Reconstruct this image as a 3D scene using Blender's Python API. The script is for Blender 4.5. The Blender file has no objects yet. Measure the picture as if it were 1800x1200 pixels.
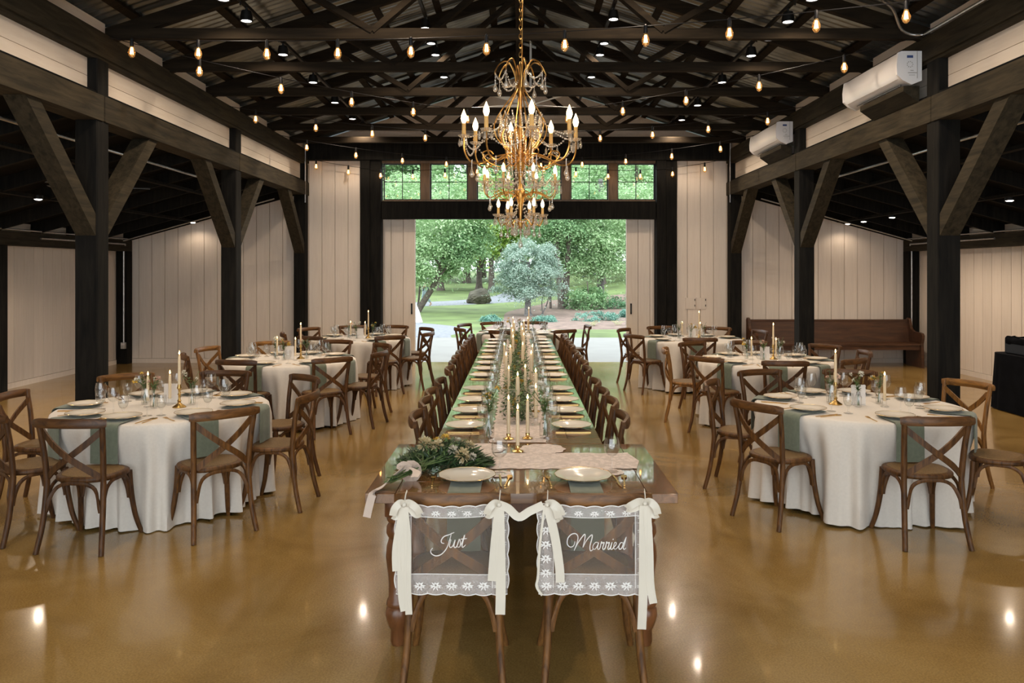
import bpy, bmesh, math, random
import numpy as np
from math import pi, sin, cos, sqrt, atan2, hypot, radians as rad
from mathutils import Vector, Matrix, noise as mnoise

# ------------------------------------------------------------------ camera, sky, exposure
scene = bpy.context.scene
COL = scene.collection
CAM_H = 1.78
cam_data = bpy.data.cameras.new('camera')
cam_data.sensor_width = 36.0
cam_data.lens = 28.0                      # 1400 px focal length over an 1800 px frame
cam_data.shift_x = -10 / 1800
cam_data.shift_y = -123 / 1800            # level camera, frame dropped below the horizon
cam_data.clip_end = 400
cam = bpy.data.objects.new('camera', cam_data)
cam.location = (0, 0, CAM_H)
cam.rotation_euler = (pi / 2, 0, 0)
COL.objects.link(cam)
scene.camera = cam

world = bpy.data.worlds.new('overcast_sky')
scene.world = world
world.use_nodes = True
bg = world.node_tree.nodes['Background']
bg.inputs['Color'].default_value = (0.88, 0.95, 1.0, 1)
bg.inputs['Strength'].default_value = 2.9

vs = scene.view_settings
vs.view_transform = 'Standard'
vs.look = 'None'
vs.gamma = 1.0
vs.use_curve_mapping = False
vs.exposure = 0.5
scene.cycles.transparent_max_bounces = 40
scene.cycles.max_bounces = 10

SPOT_W = 42.0          # power of one track light of the nave
AISLE_W = 48.0         # power of one aisle downlight
LAMP_COL = (1.0, 0.80, 0.60)

rnd = random.Random(11)
nrs = np.random.RandomState(5)

# ------------------------------------------------------------------ materials
MATS = {}
def new_mat(name):
    m = bpy.data.materials.new(name)
    m.use_nodes = True
    nt = m.node_tree
    return m, nt, nt.nodes['Principled BSDF']

def N(nt, t, **kw):
    n = nt.nodes.new(t)
    for k, v in kw.items():
        if k in n.inputs.keys():
            n.inputs[k].default_value = v
        else:
            setattr(n, k, v)
    return n

def ramp(nt, stops):
    r = nt.nodes.new('ShaderNodeValToRGB')
    el = r.color_ramp.elements
    while len(el) < len(stops):
        el.new(0.5)
    for e, (p, c) in zip(el, stops):
        e.position = p
        e.color = (*c, 1) if len(c) == 3 else c
    return r

def plain(name, color, rough=0.5, metal=0.0, var=0.0, rvar=0.0, nscale=8, bump=0.0, sheen=0.0, spec=0.5, coat=0.0, sub=None):
    m, nt, b = new_mat(name)
    b.inputs['Roughness'].default_value = rough
    b.inputs['Metallic'].default_value = metal
    b.inputs['Specular IOR Level'].default_value = spec
    b.inputs['Coat Weight'].default_value = coat
    if sheen:
        b.inputs['Sheen Weight'].default_value = sheen
    tc = N(nt, 'ShaderNodeTexCoord')
    nz = N(nt, 'ShaderNodeTexNoise', Scale=nscale, Detail=4.0)
    nt.links.new(tc.outputs['Object'], nz.inputs['Vector'])
    lo = tuple(max(0, c * (1 - var)) for c in color)
    hi = tuple(min(1, c * (1 + var)) for c in color)
    r = ramp(nt, [(0.3, lo), (0.7, hi)])
    nt.links.new(nz.outputs['Fac'], r.inputs['Fac'])
    src = r.outputs['Color']
    if rvar:
        src = object_variation(nt, src, rvar)
    nt.links.new(src, b.inputs['Base Color'])
    if bump:
        bp = N(nt, 'ShaderNodeBump', Strength=bump, Distance=0.01)
        nt.links.new(nz.outputs['Fac'], bp.inputs['Height'])
        nt.links.new(bp.outputs['Normal'], b.inputs['Normal'])
    MATS[name] = m
    return m

def object_variation(nt, src, amount):
    oi = N(nt, 'ShaderNodeObjectInfo')
    mr = N(nt, 'ShaderNodeMapRange')
    mr.inputs['To Min'].default_value = 1 - amount
    mr.inputs['To Max'].default_value = 1 + amount
    nt.links.new(oi.outputs['Random'], mr.inputs['Value'])
    hs = N(nt, 'ShaderNodeHueSaturation')
    nt.links.new(mr.outputs['Result'], hs.inputs['Value'])
    nt.links.new(src, hs.inputs['Color'])
    return hs.outputs['Color']

def own_colour(nt, src):
    """each chair carries its own tone in its object colour"""
    oi = N(nt, 'ShaderNodeObjectInfo')
    mul = N(nt, 'ShaderNodeMix', data_type='RGBA', blend_type='MULTIPLY')
    mul.inputs[0].default_value = 1.0
    nt.links.new(src, mul.inputs[6])
    nt.links.new(oi.outputs['Color'], mul.inputs[7])
    return mul.outputs[2]

def wood(name, dark, light, rough=0.45, stretch=(12, 12, 1.2), scale=3.0, rvar=0.12, bump=0.15, coat=0.0, spec=0.5, own=False):
    m, nt, b = new_mat(name)
    tc = N(nt, 'ShaderNodeTexCoord')
    mp = N(nt, 'ShaderNodeMapping')
    mp.inputs['Scale'].default_value = stretch
    nt.links.new(tc.outputs['Object'], mp.inputs['Vector'])
    nz = N(nt, 'ShaderNodeTexNoise', Scale=scale, Detail=6.0, Roughness=0.6, Distortion=0.6)
    nt.links.new(mp.outputs['Vector'], nz.inputs['Vector'])
    r = ramp(nt, [(0.32, dark), (0.68, light)])
    nt.links.new(nz.outputs['Fac'], r.inputs['Fac'])
    src = object_variation(nt, r.outputs['Color'], rvar)
    if own:
        src = own_colour(nt, src)
    nt.links.new(src, b.inputs['Base Color'])
    b.inputs['Roughness'].default_value = rough
    b.inputs['Coat Weight'].default_value = coat
    b.inputs['Specular IOR Level'].default_value = spec
    if bump:
        bp = N(nt, 'ShaderNodeBump', Strength=bump, Distance=0.004)
        nt.links.new(nz.outputs['Fac'], bp.inputs['Height'])
        nt.links.new(bp.outputs['Normal'], b.inputs['Normal'])
    MATS[name] = m
    return m

def glow(name, color, strength):
    m = bpy.data.materials.new(name)
    m.use_nodes = True
    nt = m.node_tree
    nt.nodes.clear()
    e = N(nt, 'ShaderNodeEmission')
    e.inputs['Color'].default_value = (*color, 1)
    e.inputs['Strength'].default_value = strength
    o = N(nt, 'ShaderNodeOutputMaterial')
    nt.links.new(e.outputs[0], o.inputs['Surface'])
    MATS[name] = m
    return m

def clear(name, tint=(1, 1, 1), ior=1.45, rough=0.02, body=0.0, bodycol=(0.9, 0.9, 0.9), boost=0.0):
    """thin clear glass / crystal: fresnel reflection over transparency (plus a little body colour)"""
    m = bpy.data.materials.new(name)
    m.use_nodes = True
    nt = m.node_tree
    nt.nodes.clear()
    t = N(nt, 'ShaderNodeBsdfTransparent')
    t.inputs['Color'].default_value = (*tint, 1)
    g = N(nt, 'ShaderNodeBsdfGlossy', Roughness=rough)
    lw = N(nt, 'ShaderNodeLayerWeight')
    lw.inputs['Blend'].default_value = 0.5
    pw_ = N(nt, 'ShaderNodeMath', operation='POWER')
    nt.links.new(lw.outputs['Facing'], pw_.inputs[0])
    pw_.inputs[1].default_value = 4.0
    f0 = ((ior - 1) / (ior + 1)) ** 2 + boost
    add = N(nt, 'ShaderNodeMath', operation='MULTIPLY_ADD')
    nt.links.new(pw_.outputs[0], add.inputs[0])
    add.inputs[1].default_value = 0.75
    add.inputs[2].default_value = f0
    mix = N(nt, 'ShaderNodeMixShader')
    nt.links.new(add.outputs[0], mix.inputs[0])
    nt.links.new(t.outputs[0], mix.inputs[1])
    nt.links.new(g.outputs[0], mix.inputs[2])
    out = mix
    if body:
        d = N(nt, 'ShaderNodeBsdfDiffuse')
        d.inputs['Color'].default_value = (*bodycol, 1)
        mix2 = N(nt, 'ShaderNodeMixShader')
        mix2.inputs[0].default_value = body
        nt.links.new(mix.outputs[0], mix2.inputs[1])
        nt.links.new(d.outputs[0], mix2.inputs[2])
        out = mix2
    o = N(nt, 'ShaderNodeOutputMaterial')
    nt.links.new(out.outputs[0], o.inputs['Surface'])
    MATS[name] = m
    return m

def leafy(name, c1, c2, c3, trans=0.35, rough=0.5):
    """leaf colour varies leaf by leaf"""
    m = bpy.data.materials.new(name)
    m.use_nodes = True
    nt = m.node_tree
    nt.nodes.clear()
    geo = N(nt, 'ShaderNodeNewGeometry')
    r = ramp(nt, [(0.0, c1), (0.55, c2), (1.0, c3)])
    nt.links.new(geo.outputs['Random Per Island'], r.inputs['Fac'])
    d = N(nt, 'ShaderNodeBsdfPrincipled', Roughness=rough)
    tr = N(nt, 'ShaderNodeBsdfTranslucent')
    nt.links.new(r.outputs[0], d.inputs['Base Color'])
    nt.links.new(r.outputs[0], tr.inputs['Color'])
    mix = N(nt, 'ShaderNodeMixShader')
    mix.inputs[0].default_value = trans
    nt.links.new(d.outputs[0], mix.inputs[1])
    nt.links.new(tr.outputs[0], mix.inputs[2])
    o = N(nt, 'ShaderNodeOutputMaterial')
    nt.links.new(mix.outputs[0], o.inputs['Surface'])
    MATS[name] = m
    return m

def lace(name, scale, density, color=(0.66, 0.61, 0.57), amin=0.28):
    """openwork lace: blossom motifs and fine net threads, clear between them"""
    m = bpy.data.materials.new(name)
    m.use_nodes = True
    nt = m.node_tree
    nt.nodes.clear()
    tc = N(nt, 'ShaderNodeTexCoord')
    v1 = N(nt, 'ShaderNodeTexVoronoi', Scale=scale)
    nz = N(nt, 'ShaderNodeTexNoise', Scale=scale * 3.2, Detail=2.0)
    v2 = N(nt, 'ShaderNodeTexVoronoi', Scale=scale * 9, feature='DISTANCE_TO_EDGE')
    for n in (v1, nz, v2):
        nt.links.new(tc.outputs['Object'], n.inputs['Vector'])
    a = N(nt, 'ShaderNodeMath', operation='MULTIPLY_ADD')
    nt.links.new(nz.outputs['Fac'], a.inputs[0])
    a.inputs[1].default_value = 0.9
    nt.links.new(v1.outputs['Distance'], a.inputs[2])
    lt = N(nt, 'ShaderNodeMath', operation='LESS_THAN')
    nt.links.new(a.outputs[0], lt.inputs[0])
    lt.inputs[1].default_value = density
    net = N(nt, 'ShaderNodeMath', operation='LESS_THAN')
    nt.links.new(v2.outputs['Distance'], net.inputs[0])
    net.inputs[1].default_value = 0.06
    mx = N(nt, 'ShaderNodeMath', operation='MAXIMUM')
    nt.links.new(lt.outputs[0], mx.inputs[0])
    nt.links.new(net.outputs[0], mx.inputs[1])
    al = N(nt, 'ShaderNodeMapRange')
    al.inputs['To Min'].default_value = amin
    al.inputs['To Max'].default_value = 0.95
    nt.links.new(mx.outputs[0], al.inputs['Value'])
    t = N(nt, 'ShaderNodeBsdfTransparent')
    d = N(nt, 'ShaderNodeBsdfDiffuse')
    d.inputs['Color'].default_value = (*color, 1)
    mix = N(nt, 'ShaderNodeMixShader')
    nt.links.new(al.outputs['Result'], mix.inputs[0])
    nt.links.new(t.outputs[0], mix.inputs[1])
    nt.links.new(d.outputs[0], mix.inputs[2])
    o = N(nt, 'ShaderNodeOutputMaterial')
    nt.links.new(mix.outputs[0], o.inputs['Surface'])
    MATS[name] = m
    return m

def polished_concrete():
    m, nt, b = new_mat('polished_concrete')
    tc = N(nt, 'ShaderNodeTexCoord')
    n1 = N(nt, 'ShaderNodeTexNoise', Scale=0.9, Detail=7.0, Roughness=0.62, Distortion=0.8)
    n2 = N(nt, 'ShaderNodeTexNoise', Scale=110.0, Detail=2.0)
    vo = N(nt, 'ShaderNodeTexVoronoi', Scale=85.0)
    for n in (n1, n2, vo):
        nt.links.new(tc.outputs['Object'], n.inputs['Vector'])
    r1 = ramp(nt, [(0.3, (0.210, 0.124, 0.034)), (0.5, (0.285, 0.175, 0.052)), (0.72, (0.355, 0.233, 0.082))])
    nt.links.new(n1.outputs['Fac'], r1.inputs['Fac'])
    r2 = ramp(nt, [(0.33, (0.80, 0.78, 0.76)), (0.67, (1.10, 1.10, 1.10))])
    nt.links.new(n2.outputs['Fac'], r2.inputs['Fac'])
    mul = N(nt, 'ShaderNodeMix', data_type='RGBA', blend_type='MULTIPLY')
    mul.inputs[0].default_value = 1.0
    nt.links.new(r1.outputs[0], mul.inputs[6])
    nt.links.new(r2.outputs[0], mul.inputs[7])
    r3 = ramp(nt, [(0.04, (0.45, 0.42, 0.4)), (0.12, (1, 1, 1))])
    nt.links.new(vo.outputs['Distance'], r3.inputs['Fac'])
    mul2 = N(nt, 'ShaderNodeMix', data_type='RGBA', blend_type='MULTIPLY')
    mul2.inputs[0].default_value = 0.8
    nt.links.new(mul.outputs[2], mul2.inputs[6])
    nt.links.new(r3.outputs[0], mul2.inputs[7])
    nt.links.new(mul2.outputs[2], b.inputs['Base Color'])
    rr = N(nt, 'ShaderNodeMapRange')
    rr.inputs['From Min'].default_value = 0.3
    rr.inputs['From Max'].default_value = 0.7
    rr.inputs['To Min'].default_value = 0.15
    rr.inputs['To Max'].default_value = 0.27
    nt.links.new(n1.outputs['Fac'], rr.inputs['Value'])
    nt.links.new(rr.outputs['Result'], b.inputs['Roughness'])
    b.inputs['Specular IOR Level'].default_value = 0.55
    b.inputs['Coat Weight'].default_value = 0.3
    b.inputs['Coat Roughness'].default_value = 0.07
    MATS['polished_concrete'] = m
    return m

polished_concrete()
wood('black_timber', (0.005, 0.005, 0.0048), (0.015, 0.0135, 0.011), 0.85, (10, 10, 1.0), 2.0, 0.15, 0.25, 0.0, 0.12)
wood('stained_timber', (0.015, 0.0122, 0.0072), (0.048, 0.037, 0.021), 0.8, (10, 1.0, 10), 2.0, 0.15, 0.3, 0.0, 0.2)
wood('truss_timber', (0.010, 0.0075, 0.005), (0.024, 0.017, 0.010), 0.85, (1.0, 10, 10), 2.0, 0.2, 0.2, 0.0, 0.12)
wood('frame_timber', (0.11, 0.062, 0.027), (0.20, 0.115, 0.052), 0.5, (10, 10, 1.0), 2.0, 0.1, 0.2)
wood('white_board', (0.70, 0.605, 0.515), (0.76, 0.665, 0.572), 0.55, (9, 9, 0.7), 2.5, 0.045, 0.12)
wood('white_board_long', (0.70, 0.60, 0.50), (0.78, 0.69, 0.59), 0.55, (9, 0.7, 9), 2.5, 0.03, 0.12)
plain('joint_shadow', (0.11, 0.093, 0.078), 0.95, spec=0.1)
plain('black_ceiling', (0.007, 0.007, 0.007), 0.9, var=0.3, spec=0.1)
plain('corrugated_metal', (0.20, 0.22, 0.23), 0.30, 0.85, var=0.35, nscale=3)
wood('chair_wood', (0.036, 0.0145, 0.0042), (0.138, 0.058, 0.0155), 0.5, (14, 14, 2.5), 3.0, 0.08, 0.08, 0.0, 0.3, True)
wood('chair_rail_wood', (0.036, 0.0145, 0.0042), (0.143, 0.060, 0.016), 0.42, (2.5, 14, 14), 3.0, 0.08, 0.05, 0.0, 0.35, True)
plain('cane', (0.145, 0.082, 0.025), 0.6, var=0.3, nscale=120, bump=0.5, rvar=0.2)
wood('farm_table_top', (0.13, 0.056, 0.018), (0.30, 0.140, 0.048), 0.18, (1.0, 10, 10), 2.2, 0.18, 0.03, 1.0)
wood('farm_table_long', (0.12, 0.053, 0.019), (0.26, 0.120, 0.045), 0.18, (10, 1.0, 10), 2.2, 0.15, 0.03, 1.0)
wood('farm_table_leg', (0.090, 0.034, 0.012), (0.20, 0.076, 0.027), 0.3, (8, 8, 2), 2.5, 0.1, 0.05)
wood('pew_wood', (0.038, 0.015, 0.006), (0.085, 0.034, 0.013), 0.4, (1.0, 8, 8), 2.2, 0.08, 0.05)
plain('linen', (0.64, 0.585, 0.515), 0.85, var=0.03, nscale=60, sheen=0.2, bump=0.05)
plain('sage_linen', (0.135, 0.155, 0.108), 0.85, var=0.1, nscale=40, sheen=0.2, bump=0.08)
plain('black_cloth', (0.004, 0.0045, 0.006), 0.95, var=0.3, spec=0.08)
plain('black_plastic', (0.006, 0.006, 0.007), 0.5, spec=0.3)
plain('ceramic', (0.66, 0.61, 0.53), 0.16, var=0.02)
plain('gold', (0.80, 0.53, 0.20), 0.22, 1.0, var=0.05)
plain('antique_gold', (0.48, 0.27, 0.08), 0.32, 1.0, var=0.25, nscale=20)
plain('brass', (0.52, 0.34, 0.12), 0.3, 1.0, var=0.15)
plain('wax', (0.66, 0.52, 0.33), 0.5, var=0.03)
plain('sleeve_gold', (0.62, 0.38, 0.12), 0.45)
plain('wick', (0.02, 0.015, 0.01), 0.9)
glow('flame', (1.0, 0.62, 0.22), 12.0)
glow('filament_bulb', (1.0, 0.56, 0.22), 10.0)
glow('candle_bulb', (1.0, 0.70, 0.36), 7.0)
glow('lamp_lens', (1.0, 0.93, 0.86), 14.0)
clear('glass', (0.985, 0.99, 0.99), 1.5, 0.02, 0.0, boost=0.02)
clear('bulb_glass', (1.0, 0.90, 0.72), 1.45, 0.03, 0.10, (0.9, 0.62, 0.30), boost=0.03)
clear('window_glass', (0.96, 0.98, 0.97), 1.45, 0.0, 0.0)
clear('crystal', (0.97, 0.95, 0.92), 1.6, 0.03, 0.13, (0.95, 0.86, 0.72), boost=0.26)
clear('water', (0.98, 0.99, 0.99), 1.33, 0.0, 0.0)
clear('acrylic', (0.96, 0.96, 0.96), 1.49, 0.03, 0.55, (0.86, 0.83, 0.80))
clear('organza', (0.90, 0.87, 0.82), 1.2, 0.3, 0.10, (0.75, 0.68, 0.6))
lace('lace', 60.0, 0.52)
lace('lace_runner', 34.0, 0.92, (0.70, 0.61, 0.56), 0.72)
plain('satin', (0.62, 0.56, 0.46), 0.45, var=0.03, sheen=0.4)
plain('blush_satin', (0.58, 0.45, 0.36), 0.5, var=0.04, sheen=0.4)
plain('lettering', (0.78, 0.75, 0.71), 0.6)
plain('ink', (0.05, 0.05, 0.05), 0.7)
plain('white_plastic', (0.74, 0.72, 0.72), 0.22)
plain('dark_slot', (0.02, 0.02, 0.02), 0.7)
plain('blue_sticker', (0.03, 0.06, 0.18), 0.5)
plain('grey_print', (0.35, 0.33, 0.30), 0.7)
plain('galvanised', (0.55, 0.55, 0.54), 0.35, 0.9, var=0.15, nscale=20)
plain('fan_grey', (0.75, 0.77, 0.77), 0.35, 0.0)
plain('fan_dark', (0.06, 0.065, 0.065), 0.5)
plain('black_iron', (0.012, 0.012, 0.012), 0.5, 0.3)
plain('apron_concrete', (0.225, 0.22, 0.205), 0.55, var=0.08, nscale=1.5)
plain('gravel', (0.20, 0.215, 0.235), 0.9, var=0.22, nscale=9, bump=0.5)
plain('lawn_grass', (0.125, 0.178, 0.055), 0.9, var=0.35, nscale=0.7, bump=0.3)
plain('mulch', (0.20, 0.14, 0.11), 0.95, var=0.35, nscale=3.5, bump=0.6)
plain('rock', (0.075, 0.068, 0.045), 0.9, var=0.4, nscale=2.2, bump=0.8)
plain('bark', (0.115, 0.092, 0.076), 0.9, var=0.35, nscale=9, bump=0.8)
plain('grey_bark', (0.16, 0.15, 0.145), 0.9, var=0.35, nscale=9, bump=0.8)
leafy('leaf_light', (0.25, 0.41, 0.19), (0.42, 0.60, 0.32), (0.60, 0.74, 0.47))
leafy('leaf_mid', (0.17, 0.32, 0.15), (0.29, 0.47, 0.23), (0.43, 0.61, 0.33))
leafy('leaf_yellow', (0.19, 0.33, 0.05), (0.32, 0.47, 0.09), (0.46, 0.58, 0.16))
leafy('leaf_blue', (0.22, 0.33, 0.26), (0.37, 0.49, 0.40), (0.56, 0.66, 0.56))
leafy('leaf_dark', (0.07, 0.18, 0.09), (0.13, 0.29, 0.14), (0.22, 0.40, 0.20))
leafy('leaf_juniper', (0.10, 0.26, 0.20), (0.19, 0.40, 0.31), (0.30, 0.52, 0.42))
leafy('leaf_fern', (0.36, 0.42, 0.15), (0.48, 0.52, 0.22), (0.60, 0.62, 0.32))
leafy('table_green', (0.030, 0.065, 0.018), (0.07, 0.13, 0.035), (0.14, 0.22, 0.07), 0.15)
leafy('table_green_dark', (0.016, 0.038, 0.016), (0.032, 0.068, 0.026), (0.07, 0.12, 0.045), 0.15)
leafy('petal_cream', (0.46, 0.38, 0.20), (0.58, 0.48, 0.28), (0.68, 0.60, 0.42), 0.2)
leafy('petal_yellow', (0.55, 0.36, 0.05), (0.68, 0.46, 0.08), (0.78, 0.58, 0.16), 0.2)
leafy('petal_blush', (0.55, 0.34, 0.26), (0.66, 0.45, 0.36), (0.74, 0.56, 0.46), 0.2)
leafy('petal_white', (0.54, 0.51, 0.42), (0.64, 0.61, 0.52), (0.72, 0.70, 0.62), 0.2)
plain('skin', (0.45, 0.27, 0.19), 0.6)
plain('shirt_white', (0.66, 0.66, 0.70), 0.8)
plain('denim', (0.26, 0.33, 0.37), 0.8)
plain('hair', (0.05, 0.03, 0.02), 0.6)
plain('gown_white', (0.80, 0.83, 0.84), 0.7)

# ------------------------------------------------------------------ mesh building
class MB:
    def __init__(s):
        s.v, s.f, s.m = [], [], []
    def add(s, vs, fs, mi=0):
        o = len(s.v)
        s.v.extend([tuple(v) for v in vs])
        s.f.extend([tuple(i + o for i in f) for f in fs])
        s.m.extend([mi] * len(fs))
        return s
    def box(s, x0, x1, y0, y1, z0, z1, c=0.0, mi=0):
        if c <= 0:
            vs = [(x, y, z) for z in (z0, z1) for y in (y0, y1) for x in (x0, x1)]
            return s.add(vs, [(0, 2, 3, 1), (4, 5, 7, 6), (0, 1, 5, 4), (2, 6, 7, 3), (0, 4, 6, 2), (1, 3, 7, 5)], mi)
        return s.slab([(x0 + c, y0), (x1 - c, y0), (x1, y0 + c), (x1, y1 - c), (x1 - c, y1), (x0 + c, y1), (x0, y1 - c), (x0, y0 + c)], z0, z1, mi, c * .6)
    def slab(s, poly, z0, z1, mi=0, ch=0.0):
        """extrude an xy polygon in z, chamfering top and bottom edges by ch"""
        n = len(poly)
        cx = sum(p[0] for p in poly) / n
        cy = sum(p[1] for p in poly) / n
        def ins(p):
            dx, dy = cx - p[0], cy - p[1]
            L = hypot(dx, dy) or 1
            return (p[0] + dx / L * ch, p[1] + dy / L * ch)
        if ch > 0:
            rings = [[(*ins(p), z0) for p in poly], [(*p, z0 + ch) for p in poly], [(*p, z1 - ch) for p in poly], [(*ins(p), z1) for p in poly]]
        else:
            rings = [[(*p, z0) for p in poly], [(*p, z1) for p in poly]]
        vs = [v for r in rings for v in r]
        fs = [tuple(reversed(range(n))), tuple(range(n * (len(rings) - 1), n * len(rings)))]
        for k in range(len(rings) - 1):
            for i in range(n):
                j = (i + 1) % n
                fs.append((k * n + i, k * n + j, (k + 1) * n + j, (k + 1) * n + i))
        return s.add(vs, fs, mi)
    def bar(s, p, q, w, h, up=(0, 0, 1), mi=0):
        p, q = Vector(p), Vector(q)
        d = (q - p).normalized()
        a = d.cross(Vector(up))
        if a.length < 1e-5:
            a = d.cross(Vector((1, 0, 0)))
        a.normalize()
        b = a.cross(d).normalized()
        a, b = a * w / 2, b * h / 2
        vs = [e + sa * a + sb * b for e in (p, q) for sa, sb in ((-1, -1), (1, -1), (1, 1), (-1, 1))]
        return s.add(vs, [(0, 3, 2, 1), (4, 5, 6, 7), (0, 1, 5, 4), (1, 2, 6, 5), (2, 3, 7, 6), (3, 0, 4, 7)], mi)
    def sweep(s, pts, sec, up=(0, 0, 1), scale=None, caps=True, closed=False, mi=0):
        """sweep section [(u,v)] along pts; u is sideways, v is upwards"""
        P = [Vector(p) for p in pts]
        n, k = len(P), len(sec)
        up = Vector(up)
        vs = []
        pa = None
        for i in range(n):
            if closed:
                d = P[(i + 1) % n] - P[i - 1]
            else:
                d = P[min(i + 1, n - 1)] - P[max(i - 1, 0)]
            d.normalize()
            a = d.cross(up)
            if a.length < 0.05:
                a = pa.copy() if pa is not None else d.cross(Vector((1, 0, 0.01)))
            a.normalize()
            if pa is not None and a.dot(pa) < 0:
                a = -a
            pa = a
            b = a.cross(d).normalized()
            sc = scale[i] if scale else 1.0
            for u, v in sec:
                vs.append(P[i] + a * (u * sc) + b * (v * sc))
        fs = []
        for i in range(n if closed else n - 1):
            i2 = (i + 1) % n
            for j in range(k):
                j2 = (j + 1) % k
                fs.append((i * k + j, i * k + j2, i2 * k + j2, i2 * k + j))
        if caps and not closed:
            fs.append(tuple(reversed(range(k))))
            fs.append(tuple(range((n - 1) * k, n * k)))
        return s.add(vs, fs, mi)
    def tube(s, pts, r, n=8, closed=False, up=(0.013, 0.02, 1), mi=0):
        if isinstance(r, (list, tuple)):
            sc = list(r)
        else:
            sc = [r] * len(pts)
        sec = [(cos(2 * pi * k / n), sin(2 * pi * k / n)) for k in range(n)]
        return s.sweep(pts, sec, up, sc, True, closed, mi)
    def lathe(s, prof, n=24, c=(0, 0, 0), mi=0, cap=True):
        vs, fs = [], []
        for r, z in prof:
            for k in range(n):
                a = 2 * pi * k / n
                vs.append((c[0] + r * cos(a), c[1] + r * sin(a), c[2] + z))
        for i in range(len(prof) - 1):
            for k in range(n):
                k2 = (k + 1) % n
                fs.append((i * n + k, i * n + k2, (i + 1) * n + k2, (i + 1) * n + k))
        if cap:
            if prof[0][0] > 1e-6:
                fs.append(tuple(reversed(range(n))))
            if prof[-1][0] > 1e-6:
                fs.append(tuple(range((len(prof) - 1) * n, len(prof) * n)))
        return s.add(vs, fs, mi)
    def ball(s, c, r, n=6, k=4, sz=1.0, mi=0):
        return s.lathe([(r * sin(pi * i / k), -r * sz * cos(pi * i / k)) for i in range(k + 1)], n, c, mi, False)
    def grid(s, fn, nu, nv, mi=0, wrapu=False):
        vs = [fn(i / nu, j / nv) for j in range(nv + 1) for i in range(nu if wrapu else nu + 1)]
        w = nu if wrapu else nu + 1
        fs = []
        for j in range(nv):
            for i in range(nu):
                i2 = (i + 1) % w
                fs.append((j * w + i, j * w + i2, (j + 1) * w + i2, (j + 1) * w + i))
        return s.add(vs, fs, mi)
    def leaf(s, c, d, nrm, L, W, mi=0, fold=0.12):
        c, d, nrm = Vector(c), Vector(d).normalized(), Vector(nrm)
        a = d.cross(nrm)
        if a.length < 1e-3:
            a = d.cross(Vector((0.3, 1, 0.2)))
        a.normalize()
        b = a.cross(d)
        return s.add([c, c + d * L * .45 + a * W / 2 + b * fold * W, c + d * L, c + d * L * .45 - a * W / 2 + b * fold * W], [(0, 1, 2), (0, 2, 3)], mi)
    def move(s, mat):
        s.v = [tuple(mat @ Vector(v)) for v in s.v]
        return s
    def mesh(s, name, mats, smooth=35, thick=0.0):
        me = bpy.data.meshes.new(name)
        me.from_pydata(s.v, [], s.f)
        for m in (mats if isinstance(mats, (list, tuple)) else [mats]):
            me.materials.append(MATS[m])
        if len(set(s.m)) > 1:
            me.polygons.foreach_set('material_index', s.m)
        if thick:
            bm = bmesh.new()
            bm.from_mesh(me)
            bmesh.ops.solidify(bm, geom=bm.faces[:], thickness=thick)
            bm.to_mesh(me)
            bm.free()
        if smooth:
            me.polygons.foreach_set('use_smooth', [True] * len(me.polygons))
            me.set_sharp_from_angle(angle=rad(smooth))
        me.update()
        return me
    def build(s, name, mats, parent=None, smooth=35, thick=0.0, loc=None, rz=0.0):
        return obj(name, s.mesh(name, mats, smooth, thick), parent, loc, rz)

def obj(name, me, parent=None, loc=None, rz=0.0):
    o = bpy.data.objects.new(name, me)
    COL.objects.link(o)
    if parent is not None:
        o.parent = parent
    if loc is not None:
        o.location = loc
    if rz:
        o.rotation_euler = (0, 0, rz)
    return o

def tag(o, label=None, cat=None, group=None, kind=None):
    for k, v in (('label', label), ('category', cat), ('group', group), ('kind', kind)):
        if v:
            o[k] = v
    return o

def thing(name, label, cat, loc=(0, 0, 0), rz=0.0, group=None, kind=None):
    o = bpy.data.objects.new(name, None)
    o.empty_display_size = 0.1
    COL.objects.link(o)
    o.location = loc
    o.rotation_euler = (0, 0, rz)
    return tag(o, label, cat, group, kind)

KIDS = {}
def kids(o):
    return [c for c in o.children]

def copy_tree(root, loc, rz=0.0, label=None, group=None):
    r = root.copy()
    COL.objects.link(r)
    r.location = loc
    r.rotation_euler = (0, 0, rz)
    if label:
        r['label'] = label
    if group:
        r['group'] = group
    for ch in PROTO[root.name]:
        c = ch[0].copy()
        COL.objects.link(c)
        c.parent = r
        for g in ch[1]:
            d = g.copy()
            COL.objects.link(d)
            d.parent = c
    return r
PROTO = {}
def proto(root):
    """remember a finished thing's parts and sub-parts, so that it can be copied"""
    PROTO[root.name] = [(c, list(c.children)) for c in root.children]
    return root

def light_part(name, parent, loc, power, color, size, angle=None, blend=0.6):
    l = bpy.data.lights.new(name, 'SPOT' if angle else 'POINT')
    l.energy = power
    l.color = color
    l.shadow_soft_size = size
    if angle:
        l.spot_size = rad(angle)
        l.spot_blend = blend
    o = bpy.data.objects.new(name, l)
    COL.objects.link(o)
    o.parent = parent
    o.location = loc
    return o

def arc(c, r, a0, a1, n, plane='xz'):
    out = []
    for i in range(n + 1):
        a = rad(a0 + (a1 - a0) * i / n)
        u, w = r * cos(a), r * sin(a)
        out.append((c[0] + u, c[1], c[2] + w) if plane == 'xz' else (c[0] + u, c[1] + w, c[2]))
    return out

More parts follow.
